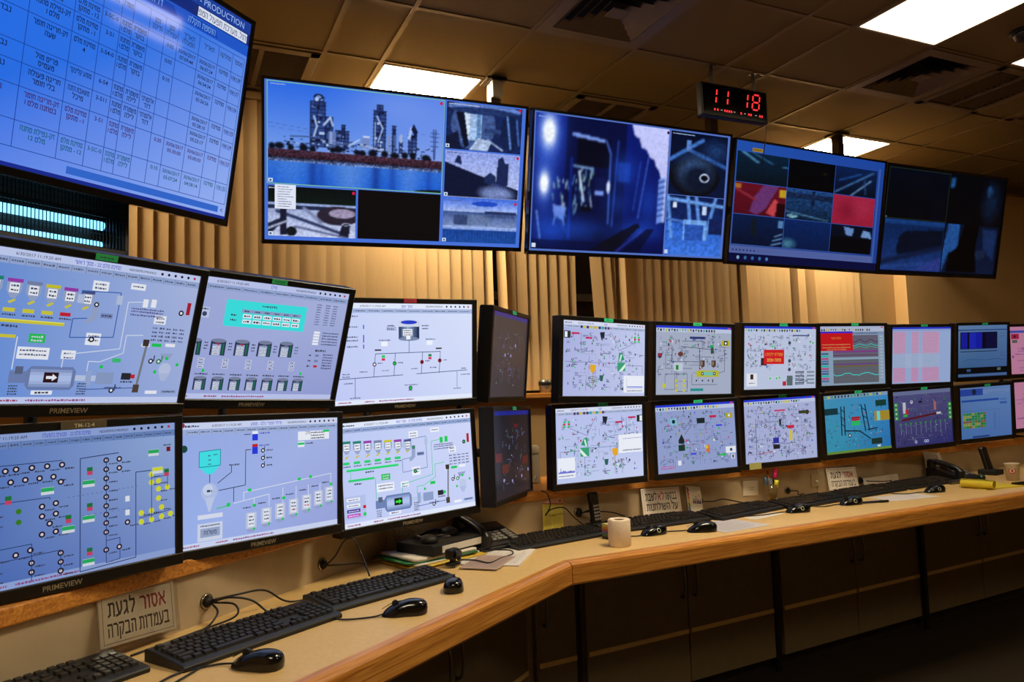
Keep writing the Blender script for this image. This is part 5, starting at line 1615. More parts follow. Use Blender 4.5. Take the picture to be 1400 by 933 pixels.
def ring_bezel(W, h, s, t, b, d0, d1, bev=.002):
    mb = MB()
    mb.box(-W / 2 - s, d0, h / 2, W / 2 + s, d1, h / 2 + t, bev)
    mb.box(-W / 2 - s, d0, -h / 2 - b, W / 2 + s, d1, -h / 2, bev)
    mb.box(-W / 2 - s, d0 + .0005, -h / 2 - .003, -W / 2, d1, h / 2 + .003, bev)
    mb.box(W / 2, d0 + .0005, -h / 2 - .003, W / 2 + s, d1, h / 2 + .003, bev)
    return mb

def lettering(text, size, M, parent, m, name='lettering'):
    V, Fs = text_polys(text, .012)
    k = size / .7
    cx = (V[:, 0].min() + V[:, 0].max()) / 2
    me = bpy.data.meshes.new(name)
    me.from_pydata([((x - cx) * k, 0, (y - .35) * k) for x, y in V], [], Fs)
    me.materials.append(m)
    return place(bpy.data.objects.new(name, me), parent, M)

def monitor(label, c, yw, tilt, rl, W, h, draw, back=.20, brand=None, tagc=(40, 190, 110), group='desk monitors', side=.018, bot=.026, lum=1.0):
    H = head_matrix(c, yw, tilt, rl)
    n = Vector((math.sin(rad(yw)), -math.cos(rad(yw)), 0))
    ctr = Vector((c[0], c[1], c[2] + CZ))
    foot = Vector((c[0] - n.x * back, c[1] - n.y * back, ZL1))
    T = thing('monitor', label, 'monitor', TM(foot.x, foot.y, foot.z, yw), group)
    bz = ring_bezel(W, h, side, .017, bot, -.006, .046).build('bezel', m_bezel, T, H)
    MB().box(-W / 2 - side + .002, .010, -h / 2 - bot + .002, W / 2 + side - .002, .050, h / 2 + .015, .003).box(-W * .36, .045, -h * .36, W * .36, .068, h * .36, .008).build('housing', m_black2, T, H)
    S = Pic(W, h)
    draw(S)
    S.build('screen', screen_mat('lcd_%d' % round(lum * 100), .25, lum, .2), T, H)
    if brand:
        lettering(brand, .0105, H @ TM(W * -.02, -.0068, -h / 2 - bot * .52), bz, m_brand)
    if tagc:
        P = Pic(.046, .013)
        P.rect(0, 0, 1, 1, tagc)
        P.words(.2, .8, .5, .4, tuple(int(v * .35) for v in tagc), random.Random(1))
        P.build('sticker', m_print, T, H @ TM(.01, -.0072, h / 2 + .009))
    top = H @ Vector((0, .06, 0))
    MB().tube([(foot.x, foot.y, ZL1 + .006), (foot.x, foot.y, top.z + .03)], .013, 10).build('pole', m_black2, T, ID)
    MB().lathe([(0, 0), (.06, 0), (.06, .006), (.02, .012), (0, .012)], 20).build('foot', m_black2, T)
    MB().tube([H @ Vector((0, .065, 0)), (foot.x, foot.y, top.z)], .016, 8).box(-.05, .066, -.05, .05, .074, .05, .002, 1, H).build('arm', m_black2, T, ID)
    return T

R_ = lambda s: random.Random(s)
PV = 'PRIMEVIEW'
LG = 'wide monitors on the left wing'
monitor('upper wide monitor with cement mill diagram and yellow conveyors, at the left picture edge', (-.150, 1.752, .158), 33.3, 16.4, -.9, .466, .297,
        lambda S: mill(S, [(96, 142, 218), (176, 190, 232), (160, 178, 228), (90, 140, 222)], False, R_(1)), .22, PV, group=LG, lum=.86)
monitor('upper wide monitor showing a cyan table above two rows of silos', (.237, 2.110, .167), 23, 17.1, -1.6, .477, .315, lambda S: pic_silos(S, R_(2)), .24, PV, group=LG, lum=.9)
monitor('upper wide monitor with one round tank feeding branching pipes, red sticker on top', (.721, 2.415, .157), 8.5, 5.8, 1.6, .495, .324, lambda S: pic_tank(S, R_(3)), .36, PV, (190, 40, 70), LG)
monitor('lower wide monitor with many round motor symbols and yellow dots, above the taped sign', (-.186, 1.799, -.187), 30, 1.4, 1.1, .466, .297, lambda S: pic_dots(S, R_(4)), .15, PV, None, LG, lum=.78)
monitor('lower wide monitor with a cyan hopper and a row of seven small silos', (.239, 2.120, -.194), 28.1, .6, -.6, .477, .306, lambda S: pic_hopper(S, R_(5)), .17, PV, None, LG, lum=.92)
monitor('lower wide monitor with the mill diagram in green, above the folder pile', (.715, 2.370, -.215), 16.2, -1.1, 1.6, .495, .315,
        lambda S: mill(S, [(186, 200, 242), (206, 214, 248), (198, 208, 246), (190, 202, 244)], True, R_(6)), .30, PV, None, LG)
monitor('upper dim monitor turned away, seen almost edge on', (1.202, 2.655, .159), 46.6, 5.2, 0, .408, .315, lambda S: pic_dim(S, R_(7), False), .22, None, (40, 190, 140), 'dim turned monitors', .016, .02)
monitor('lower dim monitor turned away, with reddish boxes, above the black desk phone', (1.158, 2.554, -.204), 47.1, -.2, -1, .408, .306, lambda S: pic_dim(S, R_(8), True), .30, None, (40, 190, 140), 'dim turned monitors', .016, .02)
# tape label between the two monitors at the far left
UG, DG = 'upper row of desk monitors', 'lower row of desk monitors'
RM = [
    ('upper monitor showing a kiln diagram with white chart at its lower corner', (1.526, 2.485, .133), 8.9, 3.0, -1.4, .281, lambda S: pic_kiln(S, R_(11), False), UG),
    ('upper monitor with a diagram around a long yellow box', (2.057, 2.625, .132), 1.5, 3.9, -.8, .290, lambda S: pic_yellowbox(S, R_(12)), UG),
    ('upper monitor with one red message box in the middle of its diagram', (2.535, 2.618, .139), -3.0, 5.0, -.3, .282, lambda S: pic_redbox(S, R_(13)), UG),
    ('upper monitor with trend curves and a red box at its upper corner', (3.179, 2.782, .156), -5.6, 3.5, .4, .297, lambda S: pic_trend(S, R_(14)), UG),
    ('upper monitor showing a pale table with pink columns', (3.711, 2.799, .156), -6.0, 6.0, .4, .301, lambda S: pic_table(S, R_(15)), UG),
    ('upper monitor with dark blue spectrum bars and a black band', (4.470, 2.965, .188), -4.4, 6.0, 1.1, .308, lambda S: pic_spectrum(S, R_(16)), UG),
    ('upper pink monitor cut off by the picture edge', (5.05, 3.02, .196), -5.0, 3.0, 1, .300, lambda S: pic_pink(S, R_(17), False), UG),
    ('lower monitor showing a kiln diagram with two white charts', (1.555, 2.592, -.193), 2.5, 2.5, .5, .287, lambda S: pic_kiln(S, R_(21), True), DG),
    ('lower monitor with dense diagram, blue-grey ground and pink footnote', (2.062, 2.640, -.195), -2.0, .8, .9, .284, lambda S: pic_dense(S, R_(22)), DG),
    ('lower monitor crowded with multicoloured symbols, yellow note on its frame', (2.617, 2.726, -.191), -5.0, 3.5, 1.5, .293, lambda S: pic_motley(S, R_(23)), DG),
    ('lower monitor with teal ground and black ladder shapes', (3.198, 2.797, -.185), -6.0, 2.2, 2.2, .293, lambda S: pic_teal(S, R_(24)), DG),
    ('lower monitor with dark violet diagram and dark red bar', (3.714, 2.818, -.180), -5.3, 2.7, 2.0, .295, lambda S: pic_dark(S, R_(25)), DG),
    ('lower monitor with light blue report and green-yellow table', (4.396, 2.924, -.176), -5.0, 4.0, 1.8, .298, lambda S: pic_report(S, R_(26)), DG),
    ('lower pink monitor cut off by the picture edge', (5.05, 3.02, -.150), -5.0, 3.0, 1.5, .290, lambda S: pic_pink(S, R_(27), True), DG),
]
for label, c, yw, ti, rl, h, dr, gp in RM:
    up = gp == UG
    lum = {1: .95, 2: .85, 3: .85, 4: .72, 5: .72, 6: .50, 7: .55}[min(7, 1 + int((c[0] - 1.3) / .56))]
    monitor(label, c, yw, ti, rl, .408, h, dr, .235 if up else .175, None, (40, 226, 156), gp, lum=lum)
    if 'yellow note' in label:
        H = head_matrix(c, yw, ti, rl)
        st = MB().box(-.19, -.0105, -h / 2 - .026, -.125, -.0075, -h / 2 + .004).build('sticky_note', mat('note_yellow', (196, 196, 120), .8), None, H)
        tag(st, 'small yellow sticky note on the lower frame of a crowded monitor', 'sticky note')

def big_screen(label, c, yw, tilt, rl, W, h, draw, pole, border=.013, m=None, wall=False):
    H = head_matrix(c, yw, tilt, rl)
    T = thing('ceiling_screen', label, 'television', TM(pole[0], pole[1], CEIL, yw), 'big screens hung from the ceiling')
    sw, sh = W - 2 * border, h - 2 * border - .008
    Hs = H @ TM(0, 0, .004)
    mb = MB()
    mb.box(-W / 2, -.008, sh / 2 + .004, W / 2, .03, h / 2, .002).box(-W / 2, -.008, -h / 2, W / 2, .03, -sh / 2 + .004, .002)
    mb.box(-W / 2, -.0075, -h / 2 + .003, -sw / 2, .03, h / 2 - .003, .002).box(sw / 2, -.0075, -h / 2 + .003, W / 2, .03, h / 2 - .003, .002)
    mb.build('bezel', m_bezel_tv, T, H)
    MB().box(-W / 2 + .004, .012, -h / 2 + .004, W / 2 - .004, .040, h / 2 - .004, .004).box(-W * .4, .038, -h * .42, W * .4, .07, h * .2, .01).build('housing', m_black2, T, H)
    S = Pic(sw, sh)
    draw(S)
    S.build('screen', m or m_scr_tv, T, Hs)
    b = H @ Vector((0, .065, 0))
    if wall:
        MB().box(-.2, -.005, -.2, .2, .012, .2, .002, 1, H @ TM(.45, .065, 0)).tube([H @ Vector((.45, .065, 0)), (pole[0], pole[1], b.z)], .025, 8).box(pole[0] - .08, pole[1] - .012, b.z - .1, pole[0] + .08, pole[1], b.z + .1, .002).build('bracket', m_black2, T, ID)
        return T
    Mp = TM(pole[0], pole[1], 0, yw)
    MB().box(-.03, -.03, b.z - .1, .03, .03, CEIL + .02, .003).box(-.06, -.06, CEIL - .012, .06, .06, CEIL + .004, .002).build('pole', mat('pole_brown', (64, 46, 28), .45, .3), T, Mp)
    d = math.hypot(pole[0] - b.x, pole[1] - b.y)
    Hb = H.copy()
    Hb.translation = b
    m2 = MB().box(-.2, -.005, -.2, .2, .012, .2, .002, 1, H @ TM(0, .065, 0))
    m2.tube([b, (pole[0], pole[1], b.z)], .025, 8)
    m2.build('bracket', m_black2, T, ID)
    return T
T1 = big_screen('wide ceiling screen with camera pictures of a cement plant beside water', (1.072, 3.601, 1.147), -.3, 14.4, 1.2, 1.35, .765, pic_tv_plant, (1.69, 3.84))
MB().box(-.034, -.066, -.115, .03, -.031, -.018, .004).build('white_box', mat('white_device', (206, 196, 170), .4), T1, TM(1.69, 3.84, CEIL))
MB().box(-.04, -.07, -.018, .045, .05, -.004, .003).build('black_cap', m_black2, T1, TM(1.69, 3.84, CEIL))
big_screen('ceiling screen with a smoky blue camera picture and two bright lamps', (2.418, 3.540, 1.146), 1.3, 11.4, .9, 1.35, .765, pic_tv_smoke, (3.24, 3.84))
big_screen('ceiling screen split into nine camera pictures, two of them red', (3.840, 3.625, 1.162), 1.1, 10.3, -.3, 1.35, .775, pic_tv_nine, (4.37, 3.84), m=m_scr_dim)
big_screen('dim ceiling screen with four dark blue camera pictures at the far end', (5.280, 3.718, 1.185), .7, 12.1, .6, 1.35, .785, pic_tv_dim, (5.76, 4.38), m=m_scr_low, wall=True)
big_screen('tilted ceiling screen with a blue fault table in Hebrew, upper left', (-.222, 2.535, 1.058), 46, 12, 2.2, 1.365, .795, pic_tv_table, (-.43, 2.74), .017, m=m_scr_big)

# ---- insect lamp hung behind the left screens
IL = thing('insect_lamp', 'black insect lamp with glowing blue tubes behind a wire guard', 'insect lamp', TM(-.153, 3.0, CEIL, 37))
Li = TM(-.153, 3.0, CZ, 37)
LW = .66
MB().box(-LW, -.05, .735, 0, .05, .765, .004).box(-LW, -.05, .535, 0, .05, .557, .004).box(-.018, -.05, .54, 0, .05, .75, .003).box(-LW, -.05, .54, -LW + .018, .05, .75, .003).build('housing', m_black, IL, Li)
m_uv = glow('uv_tube', (.20, .66, 1.0), 2.4, False)
for z, y, r in ((.640, .0, .0155), (.574, .01, .0125)):
    MB().cyl((-LW + .05, y, z), (-.068, y, z), r, n=14).build('tube', m_uv, IL, Li)
    MB().cyl((-.068, y, z), (-.045, y, z), r * .95, n=14).cyl((-.045, y, z), (-.018, y, z), r * .6, n=10).build('tube_socket', mat('socket_blue', (40, 50, 120), .4), IL, Li)
wg = MB()
for i in range(52):
    x = -.022 - i * .012
    wg.box(x - .0012, -.046, .55, x + .0012, -.0436, .74)
for z in (.60, .66, .695, .715):
    wg.box(-LW + .01, -.047, z, -.01, -.0455, z + .002)
o = wg.build('wire_guard', mat('guard_wire', (30, 34, 44), .35, .6), IL, Li)
o['kind'] = 'stuff'
MB().box(-LW + .01, .044, .70, -.015, .048, .735).build('reflector', m_steel, IL, Li)
MB().box(-LW + .01, .040, .552, -.016, .043, .70).build('shade_sheet', mat('lamp_back', (26, 20, 14), .4, .3), IL, Li)  # added dark sheet: covers the bright blinds, its colour imitates dimness behind the tubes
MB().tube([(-.1, 0, .765), (-.1, 0, CEIL - CZ)], .003).tube([(-LW + .1, 0, .765), (-LW + .1, 0, CEIL - CZ)], .003).build('hanging_chain', m_black2, IL, Li)

# ================================================================== THINGS ON THE DESK
rng = random.Random(9)
# ---- keyboards
m_kb = mat('keyboard_case', (17, 16, 15), .45, var=.08, scale=60)
m_key = mat('keyboard_keys', (26, 24, 23), .42, var=.12, scale=90)
m_cable = mat('black_cable', (10, 9, 9), .45)
def key_layout(L, Dp):
    ks = []
    u = (L - .024) / 22.5
    rows = 6
    vy = (Dp - .030) / 6.4
    for r in range(rows):
        y = Dp / 2 - .014 - vy * (r + .5) - (vy * .3 if r else 0)
        x = -L / 2 + .012
        if r == 0:
            for g_ in ((0, 1), (2, 6), (6.5, 10.5), (11, 15)):
                for k in range(int(g_[1] - g_[0])):
                    ks.append((x + (g_[0] + k + .5) * u, y, u, vy))
        elif r < 5:
            first = (0, 1, 1.5, 1.8, 2.3)[r]
            ks.append((x + first * u / 2, y, u * first, vy)) if first != 1 else ks.append((x + .5 * u, y, u, vy))
            k = first
            while k < 13.2:
                ks.append((x + (k + .5) * u, y, u, vy))
                k += 1
            ks.append((x + (k + 15) / 2 * u, y, u * (15 - k), vy))
        else:
            for a, b in ((0, 1.3), (1.4, 2.6), (2.7, 4), (4, 10), (10, 11.3), (11.4, 12.6), (12.7, 13.8), (13.8, 15)):
                ks.append((x + (a + b) / 2 * u, y, u * (b - a), vy))
        for k in range(3):
            if r in (0, 1, 2) or r == 5 or (r == 4 and k == 1):
                ks.append((x + (15.6 + k) * u + .3 * u, y, u, vy))
        if r:
            for k in range(4):
                ks.append((x + (18.9 + k) * u + .1 * u, y, u, vy))
    return ks
def keyboard_thing(label, M):
    K = thing('keyboard', label, 'keyboard', M, 'black keyboards on the desk')
    L, Dp = .43, .14
    case = MB()
    prof = [(-Dp / 2, .0), (Dp / 2, .0), (Dp / 2, .026), (Dp / 2 - .012, .028), (-Dp / 2 + .006, .013), (-Dp / 2, .010)]
    a = [case.bm.verts.new((-L / 2, y, z)) for y, z in prof]
    b = [case.bm.verts.new((L / 2, y, z)) for y, z in prof]
    for i in range(6):
        case.bm.faces.new((a[i], a[(i + 1) % 6], b[(i + 1) % 6], b[i]))
    case.bm.faces.new(a)
    case.bm.faces.new(b[::-1])
    bmesh.ops.bevel(case.bm, geom=list(case.bm.edges), offset=.002, segments=1, affect='EDGES')
    case.build('case', m_kb, K)
    keys = MB()
    sl = math.atan2(.015, Dp - .018)
    for x, y, w, d in key_layout(L, Dp):
        t = (y + Dp / 2 - .006) / (Dp - .018)
        z = .013 + .015 * t
        w, d = w * .92, d * .90
        lo = [(x - w / 2, y - d / 2), (x + w / 2, y - d / 2), (x + w / 2, y + d / 2), (x - w / 2, y + d / 2)]
        s = .0022
        hi = [(x - w / 2 + s, y - d / 2 + s), (x + w / 2 - s, y - d / 2 + s), (x + w / 2 - s, y + d / 2 - s), (x - w / 2 + s, y + d / 2 - s)]
        v0 = [keys.bm.verts.new((p, q, z - .001 + (q - y) * .12)) for p, q in lo]
        v1 = [keys.bm.verts.new((p, q, z + .006 + (q - y) * .12)) for p, q in hi]
        keys.bm.faces.new(v1)
        for i in range(4):
            keys.bm.faces.new((v0[i], v0[(i + 1) % 4], v1[(i + 1) % 4], v1[i]))
    k = keys.build('keys', m_key, K)
    k['kind'] = 'stuff'
    return K
KB = [((-.245, 1.672), 35, 'keyboard in the dark lower left corner below the taped sign'),
      ((.176, 1.866), 32, 'second keyboard from the lower left corner, in front of the cable hole'),
      ((.550, 2.117), 24, 'keyboard in front of the green and yellow folders'),
      ((1.290, 2.505), 12, 'keyboard between the black desk phone and the paper roll'),
      ((1.805, 2.580), 3, 'keyboard in front of the framed red-and-black notice'),
      ((2.245, 2.600), 13, 'keyboard between the drawn card and the pen glass'),
      ((2.690, 2.640), 9, 'keyboard behind the mouse nearest the pen glass'),
      ((3.150, 2.715), 8, 'keyboard in front of the second framed notice'),
      ((3.610, 2.775), 8, 'farthest keyboard, ending at the far desk phone')]
k0 = None
for (x, y), a, label in KB:
    M = TM(x, y, ZD, a)
    k0_ = keyboard_thing(label, M) if k0 is None else copy_tree(k0, M, label)
    k0 = k0 or k0_

# ---- mice
m_mouse = mat('mouse_gloss', (9, 9, 10), .18, var=.05)
def mouse_thing(label, M, cable=None, ring=False):
    T = thing('computer_mouse', label, 'mouse', M, 'black computer mice')
    b = MB()
    L, Wd, H = .112, .060, .036
    def fn(u, v):
        # u around, v from rim to crown
        a = 2 * math.pi * u
        k = math.cos(v * math.pi / 2) ** .55
        x = math.cos(a)
        y = math.sin(a)
        px = L / 2 * (abs(x) ** .85) * (1 if x > 0 else -1)
        w = Wd / 2 * (1 - .12 * x - .10 * math.exp(-((x) / .35) ** 2))
        py = w * (abs(y) ** .8) * (1 if y > 0 else -1)
        z = .002 + (H - .002) * math.sin(v * math.pi / 2) ** .9
        return Vector((px * k + (-.012 * math.sin(v * math.pi / 2)), py * k, z * (1 - .28 * max(0, px * k) / (L / 2))))
    b.surf(fn, 28, 9, True)
    b.build('body', m_mouse, T)
    MB().cyl((.022, -.004, .0285), (.022, .004, .0285), .0085, n=14).build('scroll_wheel', m_black2, T)
    sp = MB().tube([(.055, 0, .018), (.035, 0, .0285), (.008, 0, .0345)], .0008, 4)
    sp.build('button_split', m_dark, T)
    if ring:
        r = MB().lathe([(.0062, 0), (.0088, 0), (.0088, .0012), (.0062, .0012)], 20, TM(-.004, .0285, .019, 0, -66))
        r.build('logo_ring', mat('ring_silver', (190, 196, 176), .3, .4), T)
    if cable:
        MB().tube(smooth_path([M @ Vector((.050, 0, .006))] + [Vector(p) for p in cable], 6), .0022, 6).build('cable', m_cable, T, ID)
    return T
zc = ZD + .0035
mouse_thing('glossy mouse with white glints, nearest the lower left corner', TM(.166, 1.655, ZD, 142),
            [(.09, 1.705, zc), (.02, 1.69, zc), (-.03, 1.625, zc), (-.035, 1.60, zc), (.0, 1.62, zc), (.06, 1.70, zc)])
mouse_thing('matt mouse lying alone on the near worktop with its short looped cord', TM(.537, 1.868, ZD, 168),
            [(.46, 1.875, zc), (.40, 1.885, zc), (.375, 1.91, zc), (.385, 1.935, zc)])
mouse_thing('mouse seen end on, just in front of the black webcam', TM(.728, 2.035, ZD, 68),
            [(.765, 2.11, zc), (.775, 2.135, zc)])
mouse_thing('glossy mouse on the printed sheet beside the paper roll', TM(1.838, 2.352, ZD + .0015, 158),
            [(1.76, 2.40, zc), (1.70, 2.43, zc), (1.68, 2.48, zc), (1.69, 2.505, zc)])
mouse_thing('mouse with a pale ring right beside the paper roll', TM(1.655, 2.405, ZD, 186),
            [(1.58, 2.40, zc), (1.54, 2.43, zc), (1.57, 2.46, zc), (1.56, 2.49, zc)], True)
mouse_thing('mouse with a pale ring in front of the pen glass', TM(2.455, 2.488, ZD, 172),
            [(2.38, 2.51, zc), (2.30, 2.50, zc), (2.22, 2.505, zc), (2.19, 2.53, zc)], True)
mouse_thing('mouse with a pale ring left of the torn white sheet', TM(2.790, 2.508, ZD, 172),
            [(2.71, 2.53, zc), (2.65, 2.52, zc), (2.61, 2.55, zc), (2.62, 2.565, zc)], True)
mouse_thing('farthest mouse with a greenish ring beside the rolled yellow pad', TM(3.415, 2.560, ZD, 172),
            [(3.33, 2.585, zc), (3.25, 2.58, zc), (3.21, 2.62, zc), (3.23, 2.66, zc)], True)

# ---- loose cables out of the cable holes
def cord(label, pts, r=.0026):
    tag(MB().tube(smooth_path(pts, 7), r, 6).build('cable', m_cable), label, 'cable', 'loose black cables')
def gp(i, d=.02):
    return (GROM[i] @ Vector((0, -d, 0)))
g0, g1, g2, g3, g4, g5 = [gp(i) for i in range(6)]
cord('black cord arching from the near cable hole to the second keyboard', [g0, g0 + Vector((.04, -.03, .012)), g0 + Vector((.09, -.04, .0)), g0 + Vector((.125, -.05, -.03)), (.235, 1.985, ZD + .028)])
cord('black cord running from the near cable hole along the worktop back', [g0 + Vector((0, 0, .004)), g0 + Vector((.06, .0, .01)), g0 + Vector((.13, .05, .0)), (.30, 2.13, ZD + .004), (.42, 2.17, ZD + .004)])
cord('black cord dropping from the near cable hole behind the second keyboard', [g0 + Vector((0, 0, -.004)), g0 + Vector((.012, -.02, -.02)), g0 + Vector((.0, -.045, -.035)), g0 + Vector((-.02, -.06, -.046)), (.03, 1.93, ZD + .003)])
cord('thin cord looping from the near cable hole to the corner keyboard', [g0 + Vector((.004, 0, -.002)), g0 + Vector((.05, -.03, -.006)), g0 + Vector((.05, -.05, -.03)), g0 + Vector((-.03, -.07, -.046)), (-.07, 1.86, ZD + .003)])
cord('black cord arching high from the second cable hole to the folder keyboard', [g1, g1 + Vector((.02, -.03, .03)), g1 + Vector((.045, -.035, .07)), g1 + Vector((.07, -.05, .075)), g1 + Vector((.09, -.07, .03)), (.53, 2.195, ZD + .03)])
cord('short black cord from the second cable hole to behind the folders', [g1 + Vector((0, 0, -.003)), g1 + Vector((.05, -.01, -.004)), g1 + Vector((.10, .02, -.012)), (.57, 2.40, ZD + .02)])
cord('black cord from the cable hole behind the upright cordless phone', [g2, g2 + Vector((.05, -.02, .004)), g2 + Vector((.14, -.01, -.01)), (1.70, 2.665, ZD + .03)])
cord('tangle of black cord beside the upright cordless phone', [g2 + Vector((0, 0, -.003)), g2 + Vector((.03, -.025, .01)), g2 + Vector((.07, -.02, -.02)), g2 + Vector((.03, -.02, -.03)), (1.53, 2.60, ZD + .01)])
cord('black cord from the cable hole beside the drawn card', [g3, g3 + Vector((.04, -.025, .0)), g3 + Vector((.10, -.02, .004)), g3 + Vector((.16, -.06, -.01)), (2.33, 2.66, ZD + .03)])
cord('black cord from the cable hole next to the switch plate', [g4, g4 + Vector((.02, -.025, .0)), g4 + Vector((.0, -.05, -.012)), (2.74, 2.73, ZD + .03)])
cord('black cord from the cable hole beside the second framed notice', [g5, g5 + Vector((.05, -.02, -.006)), g5 + Vector((.12, -.03, -.01)), (3.46, 2.835, ZD + .03)])
cord('black cord curling over the brown printed sheet', [(.84, 2.31, ZD + .02), (.90, 2.30, ZD + .012), (.93, 2.26, ZD + .008), (.99, 2.31, ZD + .006), (1.05, 2.35, ZD + .006), (1.07, 2.41, ZD + .006), (1.02, 2.45, ZD + .006), (.97, 2.46, ZD + .006)])
cord('black cord hanging down in front of the yellow note', [(1.30, 2.62, ZL1 + .004), (1.315, 2.60, ZL1 - .006), (1.325, 2.595, ZL1 - .05), (1.30, 2.59, ZL1 - .085), (1.34, 2.62, ZL1 - .07), (1.40, 2.625, ZL1 - .07), (1.44, 2.62, ZL1 - .11), (1.50, 2.60, ZD + .004)])

# ---- framed notices
INK, RINK = (34, 30, 34), (190, 40, 70)
def notice(label, w, h, M, l1, l2, frame=(178, 60, 80), paper=(246, 238, 228), crumple=False):
    T = thing('notice', label, 'sign', M, 'Hebrew notices on the backsplash')
    MB().box(-w / 2, 0, 0, w / 2, .004, h, .001).build('board', mat('notice_board', (206, 196, 176), .5), T)
    P = Pic(w * .99, h * .99)
    P.rect(0, 0, 1, 1, paper)
    P.frame(.035, .05, .965, .95, .012, frame)
    for s, u, c in l1:
        P.text(rev(s), u, .32, .24, c, 'c', 1.0, .016, fit=.30 if len(l1) == 3 and len(s) > 3 else .18 if len(l1) == 3 and len(s) < 3 else .26 if len(l1) == 3 else .36)
    P.text(rev(l2), .5, .70, .23, INK, 'c', 1.0, .012, fit=.82)
    P.build('printed_sheet', m_print, T, M @ TM(0, -.0006, h / 2))
    if crumple:
        slv = MB()
        r = random.Random(4)
        g_ = [[slv.bm.verts.new(((i / 14 - .5) * (w + .014), -.0035 - .0032 * r.random(), -.005 + (h + .012) * j / 9)) for i in range(15)] for j in range(10)]
        for j in range(9):
            for i in range(14):
                slv.bm.faces.new((g_[j][i], g_[j][i + 1], g_[j + 1][i + 1], g_[j + 1][i])).smooth = True
        m = bpy.data.materials.new('clear_film')
        m.use_nodes = True
        nt = m.node_tree
        gl = nt.nodes.new('ShaderNodeBsdfGlossy'); gl.inputs['Roughness'].default_value = .12
        tr = nt.nodes.new('ShaderNodeBsdfTransparent')
        mx = nt.nodes.new('ShaderNodeMixShader')
        mx.inputs[0].default_value = .28
        nt.links.new(tr.outputs[0], mx.inputs[1]); nt.links.new(gl.outputs[0], mx.inputs[2])
        nt.links.new(mx.outputs[0], nt.nodes['Material Output'].inputs['Surface'])
        slv.build('clear_sleeve', m, T)
    return T
q = off(PL(1.015), -.024, la)
notice('taped Hebrew notice in a crumpled clear sleeve below the far left monitors', .195, .112, TM(q[0], q[1], ZD + .024, la, -10, 3),
       [('אסור', .70, (150, 34, 60)), ('לגעת', .28, INK)], 'בעמדות הבקרה', (120, 60, 60), (196, 184, 160), True)
q = off(PM(1.915), -.03, ma)
notice('white Hebrew notice with pink frame beside the drawn card', .215, .112, TM(q[0], q[1], ZD + .012, ma, -10, 2),
       [('בבקשה', .755, INK), ('לא', .49, (206, 50, 80)), ('לשבת', .235, INK)], 'על השולחנות')
q = off(PM(3.13), -.03, ma)
notice('white Hebrew notice with grey frame beside the switch plate', .235, .112, TM(q[0], q[1], ZD + .006, ma, -10, 2),
       [('אסור', .70, RINK), ('לגעת', .28, INK)], 'בעמדות הבקרה', (90, 84, 80))

# ---- drawn card beside the middle notice
q = off(PM(2.085), -.05, ma)
M = TM(q[0], q[1], ZD + .004, ma - 2, -16, 8)
CD = thing('greeting_card', 'white card with colourful drawn figures leaning by the middle notice', 'card', M)
MB().box(-.04, 0, 0, .04, .003, .115).build('card_board', mat('card_white', (222, 216, 200), .6), CD)
P = Pic(.078, .113)
P.rect(0, 0, 1, 1, (228, 222, 208))
for k, c in enumerate(((120, 40, 110), (190, 40, 70), (220, 120, 40), (220, 200, 60), (90, 150, 60), (60, 90, 170))):
    P.poly([(0, .05 + .15 * k), (.10, .05 + .15 * k), (.16, .20 + .15 * k), (.04, .20 + .15 * k)], c)
r = random.Random(12)
for u, v in ((.45, .30), (.70, .26), (.60, .42), (.85, .35)):
    P.circ(u, v, .055, r.choice([(220, 150, 190), (230, 180, 70), (190, 90, 130)])); P.circ(u, v, .03, (236, 226, 210)); P.line([(u, v + .05), (u + .03, v + .20)], .012, (120, 170, 60))
for u in (.40, .52, .66, .78, .90):
    P.poly([(u - .06, .66), (u + .06, .66), (u + .03, .52), (u - .03, .52)], r.choice([(90, 40, 90), (60, 60, 130), (160, 50, 70)])); P.circ(u, .50, .03, (200, 150, 120))
P.build('drawing', m_print, CD, M @ TM(0, -.0006, .0575))

# ---- notes and sheets
def flat_sheet(label, name, x, y, z, a, w, d, paper, ink, rows, seed, m=None, t=.0012):
    T = thing(name, label, 'paper', TM(x, y, z, a))
    MB().box(-w / 2, -d / 2, 0, w / 2, d / 2, t).build('sheet', mat('paper_white', (214, 206, 196), .75, bump=.05), T)
    P = Pic(w * .995, d * .995)
    P.rect(0, 0, 1, 1, paper)
    r = random.Random(seed)
    for k in range(rows):
        v = .08 + .86 * k / rows
        P.words(.08, r.uniform(.6, .92), v, .35 / rows, ink, r)
    P.build('print', m_print, T, WM[T] @ TM(0, 0, t + .0004, 0, -90))
    return T
flat_sheet('stack of white printed pages beside the black desk phone', 'paper_sheet', 1.000, 2.352, ZD, 52, .255, .20, (222, 214, 206), (150, 144, 150), 20, 1, t=.0045)
flat_sheet('brown printed page lying on the white pages', 'paper_sheet', .935, 2.282, ZD + .005, 47, .19, .125, (172, 146, 132), (96, 76, 76), 14, 2)
flat_sheet('grey printed page beside the glossy mouse', 'paper_sheet', 2.005, 2.400, ZD, 8, .25, .205, (196, 190, 194), (150, 146, 152), 24, 3)
flat_sheet('white sheet lying behind the mouse, far middle of the desk', 'paper_sheet', 3.16, 2.530, ZD, -4, .29, .15, (216, 206, 204), (190, 180, 184), 6, 4)
flat_sheet('white folded slip under the keyboard beside the pen glass', 'paper_sheet', 2.27, 2.49, ZD, 14, .20, .06, (220, 212, 200), (200, 190, 180), 3, 5)
q = off(PM(1.36), -.024, ma)
M = TM(q[0], q[1], ZD + .004, ma - 4, -12, 6)
NT = thing('phone_list', 'yellow printed list with a pink head leaning behind the keyboard', 'note', M)
MB().box(-.045, 0, 0, .045, .002, .128).build('sheet', mat('note_card', (206, 190, 120), .7), NT)
P = Pic(.0895, .1275)
